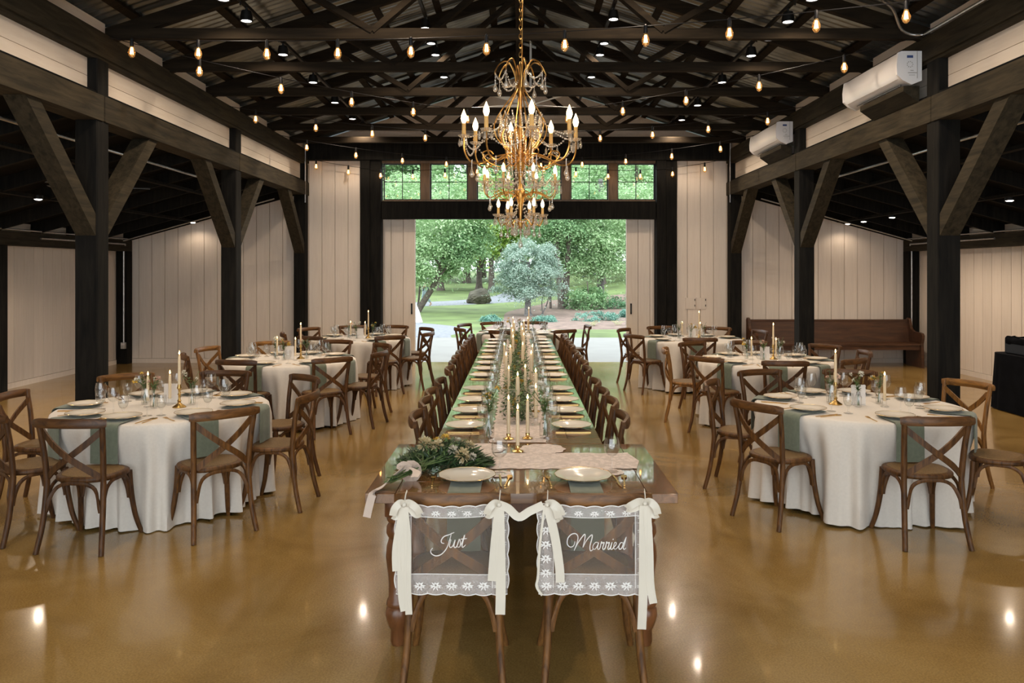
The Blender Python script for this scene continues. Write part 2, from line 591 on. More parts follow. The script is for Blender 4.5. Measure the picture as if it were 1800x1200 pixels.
def smooth_path(pts, per=6, closed=False):
    """Catmull-Rom through the given points"""
    P = [Vector(p) for p in pts]
    n = len(P)
    out = []
    for i in range(n if closed else n - 1):
        p0 = P[i - 1] if (i > 0 or closed) else P[0]
        p1, p2 = P[i], P[(i + 1) % n]
        p3 = P[(i + 2) % n] if (i + 2 < n or closed) else P[-1]
        for k in range(per):
            t = k / per
            out.append(0.5 * ((2 * p1) + (p2 - p0) * t + (2 * p0 - 5 * p1 + 4 * p2 - p3) * t * t + (3 * p1 - p0 - 3 * p2 + p3) * t ** 3))
    if not closed:
        out.append(P[-1])
    return out

def leaf_cloud(name, centers, normals, L, W, matname, parent=None, seed=1, jitter=0.35, smooth=False):
    """many small folded leaves as one mesh"""
    rs = np.random.RandomState(seed)
    n = len(centers)
    nr = np.asarray(normals, float) + rs.normal(0, .5, (n, 3))
    nr /= np.linalg.norm(nr, axis=1)[:, None]
    t = rs.normal(0, 1, (n, 3))
    t -= nr * (t * nr).sum(1)[:, None]
    t /= np.linalg.norm(t, axis=1)[:, None]
    b = np.cross(nr, t)
    sc = (1 + rs.uniform(-jitter, jitter, n))[:, None]
    c = np.asarray(centers, float)
    v = np.empty((n, 4, 3))
    v[:, 0] = c - t * L / 2 * sc
    v[:, 1] = c + b * W / 2 * sc + nr * W * .15 * sc
    v[:, 2] = c + t * L / 2 * sc
    v[:, 3] = c - b * W / 2 * sc + nr * W * .15 * sc
    me = bpy.data.meshes.new(name)
    me.vertices.add(n * 4)
    me.vertices.foreach_set('co', v.reshape(-1))
    me.loops.add(n * 4)
    me.loops.foreach_set('vertex_index', np.arange(n * 4))
    me.polygons.add(n)
    me.polygons.foreach_set('loop_start', np.arange(n) * 4)
    me.update(calc_edges=True)
    me.validate()
    me.materials.append(MATS[matname])
    return obj(name, me, parent)

# ================================================================== THE SETTING
HALF, AX = 7.72, 4.18           # half width of the barn, post line of the nave
YB, YF = 15.52, -3.0            # back wall, front wall (behind the camera)
POST_Y = [15.36, 11.62, 7.82, 4.02, 0.2]
def aisle_z(x):                 # underside of the aisle rafters
    return 3.30 - 0.273 * (abs(x) - AX)
def roof_z(x):                  # underside of the nave's metal roof
    return 4.25 + 0.32 * (4.10 - abs(x))

def structure(name, mb, mat, label, cat, smooth=35, parent=None):
    return tag(mb.build(name, mat, parent, smooth), label, cat, None, 'structure')

structure('floor', MB().box(-HALF, HALF, YF, YB + 0.15, -0.1, 0), 'polished_concrete', 'polished tan concrete floor of the barn hall', 'floor')

# ---- back wall: dark backing behind separate vertical boards
bk = MB()
y0, y1 = YB + .04, YB + .12
for sx in (-1, 1):
    xa, xb = (2.68 if sx > 0 else 2.66), HALF
    pts = [(sx * xa, 0.0), (sx * xb, 0.0), (sx * xb, aisle_z(xb) + .3), (sx * AX, 3.8), (sx * AX, 4.3), (sx * xa, 4.3)]
    n = len(pts)
    vs = [(x, y, z) for y in (y0, y1) for x, z in pts]
    fs = [tuple(range(n)), tuple(range(2 * n - 1, n - 1, -1))] + [(i, (i + 1) % n, n + (i + 1) % n, n + i) for i in range(n)]
    bk.add(vs, fs)
bk.box(-2.7, 2.7, y0, y1, 3.9, 4.3)
bk.add([(x, y, z) for y in (y0, y1) for x, z in ((-4.1, 4.25), (4.1, 4.25), (0, 5.56))], [(0, 1, 2), (5, 4, 3), (0, 3, 4, 1), (1, 4, 5, 2), (2, 5, 3, 0)])
wall_back = structure('wall_back', bk, 'joint_shadow', 'back barn wall of white vertical boards around the doorway', 'wall')
PW = 0.255
for sx in (-1, 1):
    x = 3.05
    while x < HALF - .03:
        xe = min(x + PW, HALF)
        ys = YB + rnd.uniform(0, .004)
        def top(xx):
            return aisle_z(xx) + .05 if xx > AX - .02 else 3.95
        za, zb = (top(x), top(xe)) if x > AX - .2 else (3.95, 3.95)
        xa, xb = sx * (x + .004), sx * (xe - .004)
        vs = [(xa, ys, .09), (xb, ys, .09), (xb, ys, zb), (xa, ys, za), (xa, ys + .03, .09), (xb, ys + .03, .09), (xb, ys + .03, zb), (xa, ys + .03, za)]
        MB().add(vs, [(0, 1, 2, 3), (7, 6, 5, 4), (0, 4, 5, 1), (1, 5, 6, 2), (2, 6, 7, 3), (3, 7, 4, 0)]).build('plank', 'white_board', wall_back, 0)
        x = xe
    MB().box(*sorted((sx * 3.05, sx * HALF)), YB - .012, YB + .03, 0, .085, .004).build('skirting_board', 'white_board', wall_back)
# gable boards above the tie beam, horizontal
z = 4.27
while z < 5.5:
    ze = min(z + .24, 5.55)
    xa, xb = 4.1 - (z - 4.25) / .32, 4.1 - (ze - 4.25) / .32
    xb = max(xb, .02)
    vs = [(-xa, YB, z + .004), (xa, YB, z + .004), (xb, YB, ze), (-xb, YB, ze)]
    vs += [(x, y + .03, zz) for x, y, zz in vs]
    MB().add(vs, [(0, 1, 2, 3), (7, 6, 5, 4), (0, 4, 5, 1), (1, 5, 6, 2), (2, 6, 7, 3), (3, 7, 4, 0)]).build('gable_board', 'white_board_long', wall_back, 0)
    z = ze
# white access hatch low in the wall, right of the doorway
ht = thing('wall_hatch', 'small white double hatch with dark latches in the back wall', 'hatch', (3.47, YB - .02, 1.05))
for i in range(2):
    xo = -.205 + i * .21
    MB().box(xo, xo + .2, 0, .02, 0, .22, .004).build('hatch_door', 'white_board', ht)
    for zz in (.05, .16):
        MB().box(xo + .175, xo + .187, -.012, 0, zz, zz + .035).build('latch', 'black_iron', ht)

# ---- side walls
for sx, side in ((-1, 'left'), (1, 'right')):
    w = structure('wall_' + side, MB().box(*sorted((sx * (HALF + .03), sx * (HALF + .12))), YF, YB + .1, 0, 2.7), 'joint_shadow',
                  side + ' outer barn wall of white vertical boards', 'wall')
    proto_me = MB().box(*sorted((sx * HALF, sx * (HALF + .03))), 0.004, PW - .004, .09, 2.6).mesh('plank', 'white_board', 0)
    y = YB - PW
    while y > 8.0:
        obj('plank', proto_me, w, (sx * rnd.uniform(0, .003), y, 0))
        y -= PW
    MB().box(*sorted((sx * HALF, sx * (HALF + .03))), YF, y + PW, .09, 2.6).build('board_panel', 'white_board', w, 0)
    MB().box(*sorted((sx * (HALF - .012), sx * (HALF + .03))), YF, YB, 0, .085, .004).build('skirting_board', 'white_board', w)
    structure('beam', MB().box(*sorted((sx * 7.5, sx * HALF)), YF, YB - .02, 2.17, 2.38, .01), 'stained_timber',
              'dark wall plate beam along the top of the ' + side + ' wall', 'beam')
    for py in (15.4, 11.62, 7.82):
        structure('wall_post', MB().box(*sorted((sx * 7.5, sx * HALF)), py - .1, py + .1, 0, 2.17, .008), 'black_timber',
                  {15.4: 'dark timber post in the back %s corner of the barn', 11.62: 'dark timber post halfway along the %s wall', 7.82: 'dark timber post near the camera on the %s wall'}[py] % side, 'post')

# ---- front end behind the camera: unseen, opened wide so sky light fills the hall; posts carry the roof
fw = MB()
for sx in (-1, 1):
    fw.box(*sorted((sx * 6.3, sx * HALF)), YF - .12, YF, 0, 2.9)
structure('wall_front', fw, 'white_board', 'front barn wall behind the camera beside an opening widened for sky light', 'wall', 0)

# ---- nave posts, beams, braces, white infill boards
for sx, side in ((-1, 'left'), (1, 'right')):
    X = sx * AX
    for k, py in enumerate(POST_Y):
        nm = ['at the back wall', 'in the middle of the hall', 'beside the near round tables', 'next to the camera', 'behind the camera'][k]
        p = structure('timber_post', MB().box(X - .11, X + .11, py - .11, py + .11, 0, 3.85, .01), 'black_timber',
                      'black timber post on the %s %s' % (side, nm), 'post')
        for sy in (-1, 1):
            if k == 0 and sy > 0:
                continue
            b = MB()
            a0, a1 = Vector((X, py + sy * .06, 2.18)), Vector((X, py + sy * 1.16, 3.30))
            b.bar(a0, a1, .15, .19, (1, 0, 0))
            b.build('knee_brace', 'stained_timber', p)
    for k in range(len(POST_Y)):
        ya = POST_Y[k + 1] if k + 1 < len(POST_Y) else YF
        yb = POST_Y[k] + (.14 if k == 0 else 0)
        lbl = ['back', 'second', 'third', 'near', 'last'][k]
        structure('beam', MB().box(X - .125, X + .125, ya + .002, yb - .002, 3.25, 3.5, .012), 'stained_timber',
                  'dark lower timber beam of the %s bay on the %s' % (lbl, side), 'beam')
        ya2, yb2 = ya + .11, POST_Y[k] - .11
        infill = structure('wall_infill', MB().box(*sorted((X + sx * .02, X + sx * .06)), ya2, yb2, 3.49, 3.86), 'joint_shadow',
                           'white board band between the beams, %s bay on the %s' % (lbl, side), 'wall')
        for z0, z1 in ((3.5, 3.675), (3.68, 3.85)):
            MB().box(*sorted((X - sx * .012, X + sx * .02)), ya2, yb2, z0, z1).build('board', 'white_board_long', infill, 0)
    structure('upper_beam', MB().box(X - .12, X + .12, YF, YB, 3.88, 4.12, .012).box(X - .09, X + .09, YF, YB, 3.85, 3.885), 'stained_timber',
              'dark upper timber beam carrying the trusses on the ' + side, 'beam')

TRUSS_Y = [5.46, 6.75, 8.04, 9.33, 10.62, 11.91, 13.20, 14.49]
for sx, side in ((-1, 'left'), (1, 'right')):
    X = sx * AX
    ys = [4.17] + TRUSS_Y + [15.78]
    bl = structure('wall_top', MB().box(*sorted((X + sx * .03, X + sx * .07)), YF, YB, 4.12, 4.25), 'joint_shadow', 'row of white blocking boards above the upper beam on the ' + side, 'wall')
    for a, b_ in zip(ys[:-1], ys[1:]):
        MB().box(*sorted((X - sx * .04, X + sx * .03)), a + .05, min(b_ - .05, YB), 4.12, 4.26).build('blocking_board', 'white_board_long', bl, 0)

# ---- tie beam, door frame posts, header, transom windows, barn doors
structure('tie_beam', MB().box(-4.07, 4.07, YB - .2, YB - .005, 3.93, 4.26, .012), 'black_timber', 'dark tie beam across the back wall above the windows', 'beam')
for sx, a, b_ in ((-1, -3.04, -2.64), (1, 2.68, 3.08)):
    structure('door_post', MB().box(a, (a + b_) / 2 - .01, YB - .17, YB + .1, 0, 3.93, .008).box((a + b_) / 2 - .01, b_, YB - .14, YB + .1, 0, 3.93, .008), 'black_timber',
              'black timber post on the %s side of the barn doorway' % ('left' if sx < 0 else 'right'), 'post')
structure('door_header', MB().box(-2.64, 2.68, YB - .1, YB + .1, 2.80, 3.14, .01), 'black_timber', 'dark timber header between doorway and transom windows', 'beam')
X0W, SW, WW = -2.62, .9125, .735
trim = MB()
tr = structure('trim_1', MB().box(-2.64, 2.68, YB - .03, YB + .1, 3.885, 3.93).box(-2.64, 2.68, YB - .03, YB + .1, 3.14, 3.17), 'frame_timber', 'brown timber rails above and below the transom windows', 'trim')
for i in range(5):
    a = X0W + SW * i + WW
    MB().box(a, a + SW - WW, YB - .05, YB + .1, 3.17, 3.885, .006).build('mullion', 'frame_timber', tr)
for i in range(6):
    a = X0W + SW * i
    w = thing('window_%d' % (i + 1), ['leftmost transom window', 'second transom window from the left', 'third transom window, left of the chandelier',
                                    'fourth transom window, right of the chandelier', 'fifth transom window from the left', 'rightmost transom window'][i] + ' with black muntins', 'window', (a, YB + .03, 3.17), 0, None, 'structure')
    f = MB()
    for bx in ((0, .022, 0, .715), (WW - .022, WW, 0, .715), (.022, WW - .022, 0, .022), (.022, WW - .022, .693, .715)):
        f.box(bx[0], bx[1], 0, .04, bx[2], bx[3])
    f.build('window_frame', 'black_iron', w)
    MB().box(WW / 2 - .007, WW / 2 + .007, .01, .03, .022, .693).build('muntin', 'black_iron', w)
    MB().box(.022, WW - .022, .01, .03, .35, .364).build('muntin', 'black_iron', w)
    for cx in (0, 1):
        for cz in (0, 1):
            xa = .022 if cx == 0 else WW / 2 + .007
            za = .022 if cz == 0 else .364
            MB().box(xa, xa + WW / 2 - .029, .018, .022, za, za + .328).build('pane', 'window_glass', w)
for n_, (a, b_, hx) in enumerate(((-3.45, -2.02, -2.09), (2.14, 3.55, 2.235))):
    d = thing('door_%d' % (n_ + 1), 'white plank sliding barn door on the %s of the opening' % ('left', 'right')[n_], 'door', ((a + b_) / 2, YB + .2, 0.02), 0, None, 'structure')
    c = (a + b_) / 2
    npl = 6
    wpl = (b_ - a) / npl
    for k in range(npl):
        xa = a - c + k * wpl
        MB().box(xa + .003, xa + wpl - .003, 0, .045, 0, 2.86, .003).build('plank', 'white_board', d)
    MB().box(a - c, b_ - c, .045, .06, .0, 2.86).build('door_backing', 'joint_shadow', d, 0)
    MB().box(hx - c - .014, hx - c + .014, -.03, -.005, .92, 1.13, .003).box(hx - c - .014, hx - c + .014, -.03, .0, .92, .95).box(hx - c - .014, hx - c + .014, -.03, .0, 1.1, 1.13).build('handle', 'black_iron', d)

# ---- nave roof: corrugated sheets, purlins, trusses
for sx, side in ((-1, 'left'), (1, 'right')):
    r = MB()
    per, amp = .115, .014
    ny = int((YB + .3 - YF) / (per / 6))
    ys = [YF + i * per / 6 for i in range(ny)]
    vs = []
    for u in (0, 1):
        x = 0 if u == 0 else sx * 4.5
        for y in ys:
            vs.append((x, y, roof_z(x) + .05 + amp * sin(2 * pi * y / per)))
    r.add(vs, [(i, i + 1, ny + i + 1, ny + i) for i in range(ny - 1)])
    roof = structure('roof_' + side, r, 'corrugated_metal', 'dark corrugated metal roof slope on the ' + side, 'roof', 80)
    for x in (.35, 1.05, 1.75, 2.45, 3.15, 3.85):
        zz = roof_z(x) + .012
        p = MB()
        p.bar((sx * x, YF, zz), (sx * x, YB, zz), .09, .04, (sx * .305, 0, .952))
        p.build('purlin', 'truss_timber', roof, 0)
def make_truss():
    t = thing('roof_truss', 'dark timber roof truss', 'truss', (0, 0, 0), 0, 'trusses under the nave roof', 'structure')
    w = .075
    MB().box(-4.2, 4.2, -w / 2, w / 2, 4.12, 4.225, .006).build('bottom_chord', 'truss_timber', t)
    for sx in (-1, 1):
        o = .085
        MB().bar((sx * 4.25, 0, roof_z(4.25) - o), (0, 0, roof_z(0) - o), w, .14, (0, 0, 1)).build('rafter', 'truss_timber', t, 0)
        MB().bar((sx * 1.46, .0, 4.2), (sx * .05, 0, roof_z(0) - .16), w * .8, .10, (0, 1, 0)).build('web', 'truss_timber', t, 0)
        MB().bar((sx * 1.46, .0, 4.2), (sx * 2.3, 0, roof_z(2.3) - .14), w * .8, .10, (0, 1, 0)).build('web', 'truss_timber', t, 0)
    return proto(t)
t0 = make_truss()
for k, y in enumerate(TRUSS_Y):
    lab = 'dark timber roof truss, %s from the camera' % ['first', 'second', 'third', 'fourth', 'fifth', 'sixth', 'seventh', 'eighth'][k]
    if k == 0:
        t0.location = (0, y, 0)
        t0['label'] = lab
    else:
        copy_tree(t0, (0, y, 0), 0, lab)
structure('ridge_board', MB().box(-.03, .03, YF, YB, roof_z(0) - .18, roof_z(0) + .01), 'truss_timber', 'dark ridge board under the top of the roof', 'beam')

# ---- aisle ceilings and rafters
for sx, side in ((-1, 'left'), (1, 'right')):
    c = MB()
    xa, xb = AX - .1, HALF + .2
    vs = [(sx * x, y, aisle_z(x) + .17 + dz) for dz in (0, .03) for y in (YF, YB + .1) for x in (xa, xb)]
    c.add(vs, [(0, 1, 3, 2), (4, 6, 7, 5), (0, 4, 5, 1), (2, 3, 7, 6), (0, 2, 6, 4), (1, 5, 7, 3)])
    ceil = structure('ceiling_' + side, c, 'black_ceiling', 'black sloping ceiling of the %s aisle' % side, 'ceiling', 0)
    me = MB().bar((sx * (AX + .1), 0, aisle_z(AX + .1) + .085), (sx * (HALF + .1), 0, aisle_z(HALF + .1) + .085), .05, .17, (0, 0, 1)).mesh('rafter', 'black_timber', 0)
    blk = MB().box(*sorted((sx * 7.66, sx * 7.72)), 0, .93, 2.38, 2.55).mesh('blocking_board', 'white_board_long', 0)
    y = YB - .03
    while y > 2:
        obj('rafter', me, ceil, (0, y, 0))
        obj('blocking_board', blk, ceil, (0, y - .955, 0))
        y -= .98
    for x in (5.1, 6.2):
        MB().box(*sorted((sx * x, sx * (x + .09))), 2, YB - .05, aisle_z(x) - .02, aisle_z(x) + .02).build('strip', 'black_timber', ceil, 0)
for sx, side in ((-1, 'left'), (1, 'right')):
    structure('wall_upper_' + side, MB().box(*sorted((sx * 4.21, sx * 4.24)), YF, YB, 3.5, 4.3), 'black_ceiling', 'dark sheathing behind the white band boards on the ' + side, 'wall', 0)

# ================================================================== OUTDOORS
def ground_h(x, y):
    h = max(0, y - 30) * .012 + max(0, y - 60) * .010
    if x > 0:
        s_ = max(0, min(1, (y - 24) / 30))
        h += s_ * s_ * min(1.3, max(0, x - 1.5) * .20)
    return h
def patch(name, x0, x1, ya, yb, nx, ny, mat, label, cat, lift=0.0, edge=None):
    def fn(u, v):
        y = ya + (yb - ya) * v
        a, b_ = (x0, x1) if edge is None else edge(y)
        x = a + (b_ - a) * u
        return (x, y, ground_h(x, y) + lift - (.10 if u in (0, 1) or v in (0, 1) else 0))
    return structure(name, MB().grid(fn, nx, ny), mat, label, cat, 60)
structure('apron_slab', MB().box(-9, 9, YB + .15, 21.5, -.12, -.004), 'apron_concrete', 'pale concrete apron outside the barn doorway', 'slab')
patch('lawn', -70, 70, 21.3, 130, 70, 100, 'lawn_grass', 'green lawn rising towards the trees', 'lawn', -.01)
patch('gravel_yard', 0, 0, 21.4, 28.5, 40, 24, 'gravel', 'grey gravel yard left of the lawn edge', 'yard', .012,
      lambda y: (-16, -1.2 - .55 * max(0, y - 24) + .5 * sin(y * .8)))
patch('mulch_bed', 0, 0, 24.2, 44, 40, 40, 'mulch', 'brown mulch planting bed under the trees', 'bed', .015,
      lambda y: (-1.4 + .35 * sin(y * .5) + max(0, y - 28) * .16, 16 - max(0, y - 36) * .5))
path_pts = [(-12, 38.5), (-7, 39.5), (-4, 41), (-1.5, 44), (0.2, 50), (1.0, 62)]
pp = smooth_path([(x, y, 0) for x, y in path_pts], 6)
pm = MB()
pv = []
for i, p in enumerate(pp):
    d = (pp[min(i + 1, len(pp) - 1)] - pp[max(i - 1, 0)]).normalized()
    nrm = Vector((-d.y, d.x, 0))
    for s_, dz in ((-1.75, -.1), (-1.6, .02), (0, .03), (1.6, .02), (1.75, -.1)):
        q = p + nrm * s_
        pv.append((q.x, q.y, ground_h(q.x, q.y) + dz))
pm.add(pv, [(5 * i + j, 5 * i + j + 1, 5 * i + j + 6, 5 * i + j + 5) for i in range(len(pp) - 1) for j in range(4)])
structure('path', pm, 'gravel', 'grey gravel path curving past the boulder', 'path', 60)
patch('road', 4, 60, 66, 70, 20, 3, 'gravel', 'pale road behind the trees on the right', 'road', .04)

# boulder
bm = bmesh.new()
bmesh.ops.create_icosphere(bm, subdivisions=5, radius=1)
rr = random.Random(3)
dirs = [(Vector((rr.uniform(-1, 1), rr.uniform(-1, 1), rr.uniform(-.6, 1))).normalized(), rr.uniform(.62, .9)) for _ in range(16)]
for v in bm.verts:
    for d, k in dirs:
        t = v.co.dot(d)
        if t > k:
            v.co -= d * (t - k) * .9
    v.co *= 1 + .10 * mnoise.noise(v.co * 2.3) + .06 * mnoise.noise(v.co * 6.0) + .03 * mnoise.noise(v.co * 14.0)
    v.co = Vector((v.co.x * .74 + .16 * v.co.z, v.co.y * .6, v.co.z * .50 + .33))
me = bpy.data.meshes.new('boulder')
bm.to_mesh(me)
bm.free()
me.materials.append(MATS['rock'])
me.polygons.foreach_set('use_smooth', [True] * len(me.polygons))
me.set_sharp_from_angle(angle=rad(12))
tag(obj('boulder', me, None, (-1.95, 41, ground_h(-1.95, 41) - .03), .3), 'large mossy grey boulder on the lawn beside the path', 'boulder')

def blob_points(n, cx, cy, cz, rx, ry, rz, clusters, cr, seed, shell=.55):
    rs = np.random.RandomState(seed)
    d = rs.normal(0, 1, (clusters, 3))
    d /= np.linalg.norm(d, axis=1)[:, None]
    rr = (shell + (1 - shell) * rs.rand(clusters)) ** .6
    cc = d * rr[:, None]
    idx = rs.randint(0, clusters, n)
    off = rs.normal(0, 1, (n, 3)) * np.array([cr, cr, cr * .45])
    off[:, 2] -= .25 * (off[:, 0] ** 2 + off[:, 1] ** 2) / max(cr, .01)
    pts = cc[idx] * np.array([rx, ry, rz]) + off + np.array([cx, cy, cz])
    nr = cc[idx] * .5 + np.array([0, 0, 1.0])
    return pts, nr

def tree(name, label, x, y, trunk, crowns, leafmat, bark='bark', group=None, seed=1):
    """trunk: list of limbs [(points, r0, r1)]; crowns: [(n, cx, cy, cz, rx, ry, rz, clusters, cr, L, W, mat?)] relative to the base"""
    t = thing(name, label, 'tree', (x, y, ground_h(x, y) - .05), 0, group)
    for i, (pts, r0, r1) in enumerate(trunk):
        P = smooth_path(pts, 5)
        n = len(P)
        rs_ = [r0 + (r1 - r0) * k / (n - 1) for k in range(n)]
        if i == 0:
            rs_[0] *= 1.5
            rs_[1] *= 1.2
        MB().tube(P, rs_, 8).build('trunk' if i == 0 else 'branch', bark, t, 60)
    for j, c in enumerate(crowns):
        pts, nr = blob_points(*c[:9], seed * 31 + j)
        o = leaf_cloud('foliage', pts, nr, c[9], c[10], c[11] if len(c) > 11 else leafmat, t, seed * 17 + j)
        o['kind'] = 'stuff'
    return t

# leaning tree at the left of the opening
tree('leaning_tree', 'leaning tree with light green leaves at the left of the doorway', -4.35, 34.2,
     [([(0, 0, 0), (.35, 0, .55), (.78, 0, 1.25), (1.05, .1, 2.0), (1.35, .2, 3.0), (1.9, .3, 4.4)], .15, .07),
      ([(.6, 0, .95), (1.25, 0, 1.9), (1.9, .1, 2.5), (2.6, .2, 2.9)], .06, .02),
      ([(-.1, .1, 0), (-.25, .1, 1.2), (-.3, .2, 2.6)], .07, .03),
      ([(.0, .2, 0), (.12, .3, 1.2), (.05, .4, 2.6)], .05, .03),
      ([(1.05, 0, 2.0), (.4, 0, 2.8), (-.5, 0, 3.4)], .06, .02)],
     [(20000, .2, .2, 2.45, 1.8, 1.6, 1.0, 52, .26, .12, .065), (20000, .9, .4, 4.7, 2.9, 2.0, 1.3, 70, .36, .12, .065), (9000, 2.1, .2, 3.1, 1.0, 1.0, .8, 30, .26, .11, .06, 'leaf_mid')],
     'leaf_light', 'bark', 'trees outside the doorway', 2)
# blue-green tree at the centre
tree('round_tree', 'rounded blue-green tree standing in the mulch bed at the centre', .42, 31.6,
     [([(0, 0, 0), (-.02, 0, .5), (.03, 0, 1.1), (0, 0, 2.2)], .16, .06),
      ([(0, 0, .7), (-.5, 0, 1.3), (-.9, 0, 1.8)], .05, .02), ([(0, 0, .8), (.5, .1, 1.5), (.8, .1, 2.1)], .05, .02),
      ([(.5, .3, 0), (.75, .3, .5), (.9, .3, 1.2)], .03, .015), ([(.6, .3, 0), (.55, .3, .6), (.7, .3, 1.2)], .025, .015)],
     [(30000, 0, 0, 2.05, 1.22, 1.1, 1.05, 75, .17, .068, .042), (6500, .1, -.1, 1.15, 1.5, 1.0, .35, 26, .16, .066, .042)],
     'leaf_blue', 'grey_bark', 'trees outside the doorway', 3)
# right hand layered trees
tree('layered_tree', 'tall tree with layered pale green boughs at the right of the opening', 3.9, 37.5,
     [([(0, 0, 0), (.02, 0, 1.5), (.05, 0, 3.5), (0, 0, 6.0)], .19, .10), ([(0, 0, 2.2), (-1.0, 0, 2.7), (-2.0, 0, 2.8)], .05, .02), ([(0, 0, 2.6), (1, 0, 3.0), (2, 0, 3.1)], .05, .02)],
     [(26000, -1.1, -.6, 3.1, 2.4, 1.6, 1.15, 70, .34, .12, .06), (18000, .6, 0, 4.6, 3.2, 2.0, 1.2, 70, .38, .13, .065), (9000, -.6, -.8, 2.05, 2.6, 1.2, .5, 36, .28, .12, .06)],
     'leaf_light', 'grey_bark', 'trees outside the doorway', 4)
tree('twin_trunk_tree', 'tree with two thick trunks behind the mulch bed', 2.0, 36.0,
     [([(0, 0, 0), (-.12, 0, 1.2), (-.25, 0, 3.2), (-.3, 0, 5)], .16, .09), ([(.12, .1, 0), (.22, .1, 1.4), (.32, .1, 3.4), (.3, 0, 5)], .17, .09),
      ([(-.5, .3, 0), (-.52, .3, 1.2), (-.45, .3, 2.4)], .06, .03)],
     [(15000, 0, .3, 4.4, 1.9, 1.6, 1.6, 56, .34, .12, .065), (1200, .9, -.3, .55, .7, .6, .45, 20, .2, .13, .07, 'leaf_mid')],
     'leaf_mid', 'bark', 'trees outside the doorway', 5)
tree('dark_undergrowth_tree', 'leafy young tree growing low between the trunks', 3.0, 35.0,
     [([(0, 0, 0), (.1, 0, .6), (.05, 0, 1.3)], .04, .02)],
     [(2200, 0, 0, .62, .95, .8, .5, 26, .16, .12, .06), (1500, 1.6, .4, .35, 1.1, .7, .3, 24, .16, .11, .05, 'leaf_dark')], 'leaf_mid', 'bark', 'trees outside the doorway', 6)
# mid distance lawn trees
mid = [(-3.0, 62, 'leaf_light'), (-1.9, 58, 'leaf_yellow'), (-5.8, 60, 'leaf_mid'), (5.5, 52, 'leaf_light'), (3.2, 56, 'leaf_mid'), (7.6, 50, 'leaf_light'), (.3, 60, 'leaf_yellow'), (-8.5, 56, 'leaf_light'), (9.8, 56, 'leaf_mid')]
desc = ['tree with a straight trunk left of the boulder', 'yellow-green tree above the boulder', 'mid green tree at the left end of the lawn', 'pale tree on the right slope', 'tree behind the twin trunks',
        'pale tree beside the right barn door', 'yellow-green tree behind the central tree', 'pale tree behind the left barn door', 'green tree behind the right barn door']
for i, (x, y, lm) in enumerate(mid):
    r_ = random.Random(40 + i)
    lean = r_.uniform(-.3, .3)
    tree('lawn_tree', desc[i], x, y, [([(0, 0, 0), (lean * .3, 0, 2.0), (lean, 0, 5.0), (lean, 0, 8.0)], .24, .10), ([(.0, 0, 1.2), (.6, 0, 2.8), (1.2, 0, 4.4)], .1, .04)],
         [(13000, 0, 0, 5.6, 2.9, 2.4, 2.7, 60, .50, .21, .12)], lm, 'bark', 'trees on the lawn', 60 + i)
# wood behind
k = 0
for row, (yy, n, hh) in enumerate(((78, 11, 17), (90, 11, 29))):
    for i in range(n):
        r_ = random.Random(200 + k)
        x = (i - (n - 1) / 2) * 4.6 + r_.uniform(-1, 1) + row * 1.5
        y = yy + r_.uniform(-3, 3)
        lm = ['leaf_mid', 'leaf_light', 'leaf_dark', 'leaf_mid'][r_.randint(0, 3)]
        H = hh * r_.uniform(.9, 1.1)
        tree('forest_tree', 'tall %s tree in the %s row of the wood, %s from the left' % ({'leaf_mid': 'mid green', 'leaf_light': 'light green', 'leaf_dark': 'dark green'}[lm], ('front', 'rear')[row],
             ['first', 'second', 'third', 'fourth', 'fifth', 'sixth', 'seventh', 'eighth', 'ninth', 'tenth', 'eleventh'][i]), x, y,
             [([(0, 0, 0), (.1, 0, H * .4), (0, 0, H * .8)], .28, .1)],
             [(13000, 0, 0, H * .54, 3.6, 2.8, H * .46, 110, .80, .36, .21)], lm, 'bark', 'trees of the wood', 200 + k)
        k += 1
# bed shrubs and ferns
shr = [(2.75, 28.6, .80, .30, 'leaf_juniper', 'widest blue-green spreading juniper in the bed'), (.95, 28.2, .50, .18, 'leaf_juniper', 'low blue-green juniper at the foot of the central tree'),
       (4.25, 30.4, .34, .28, 'leaf_juniper', 'small round blue-green shrub behind the junipers'), (4.85, 28.4, .44, .24, 'leaf_juniper', 'rounded green juniper right of the widest one'),
       (5.95, 28.6, .50, .42, 'leaf_blue', 'pale blue-green shrub beside the right barn door'), (-.95, 28.6, .36, .17, 'leaf_juniper', 'small juniper at the lawn corner of the bed')]
for i, (x, y, r_, h, lm, lb) in enumerate(shr):
    t = thing('juniper_shrub', lb, 'shrub', (x, y, ground_h(x, y)), 0, 'shrubs in the mulch bed')
    MB().tube([(0, 0, -.02), (.03, 0, h * .6), (0, .02, h * .9)], [.03, .02, .01], 6).build('stem', 'bark', t)
    pts, nr = blob_points(2600, 0, 0, h * .55, r_, r_ * .8, h * .55, 26, .08, 500 + i)
    pts[:, 2] = np.maximum(pts[:, 2], .01)
    leaf_cloud('foliage', pts, nr, .075, .028, lm, t, 600 + i)['kind'] = 'stuff'
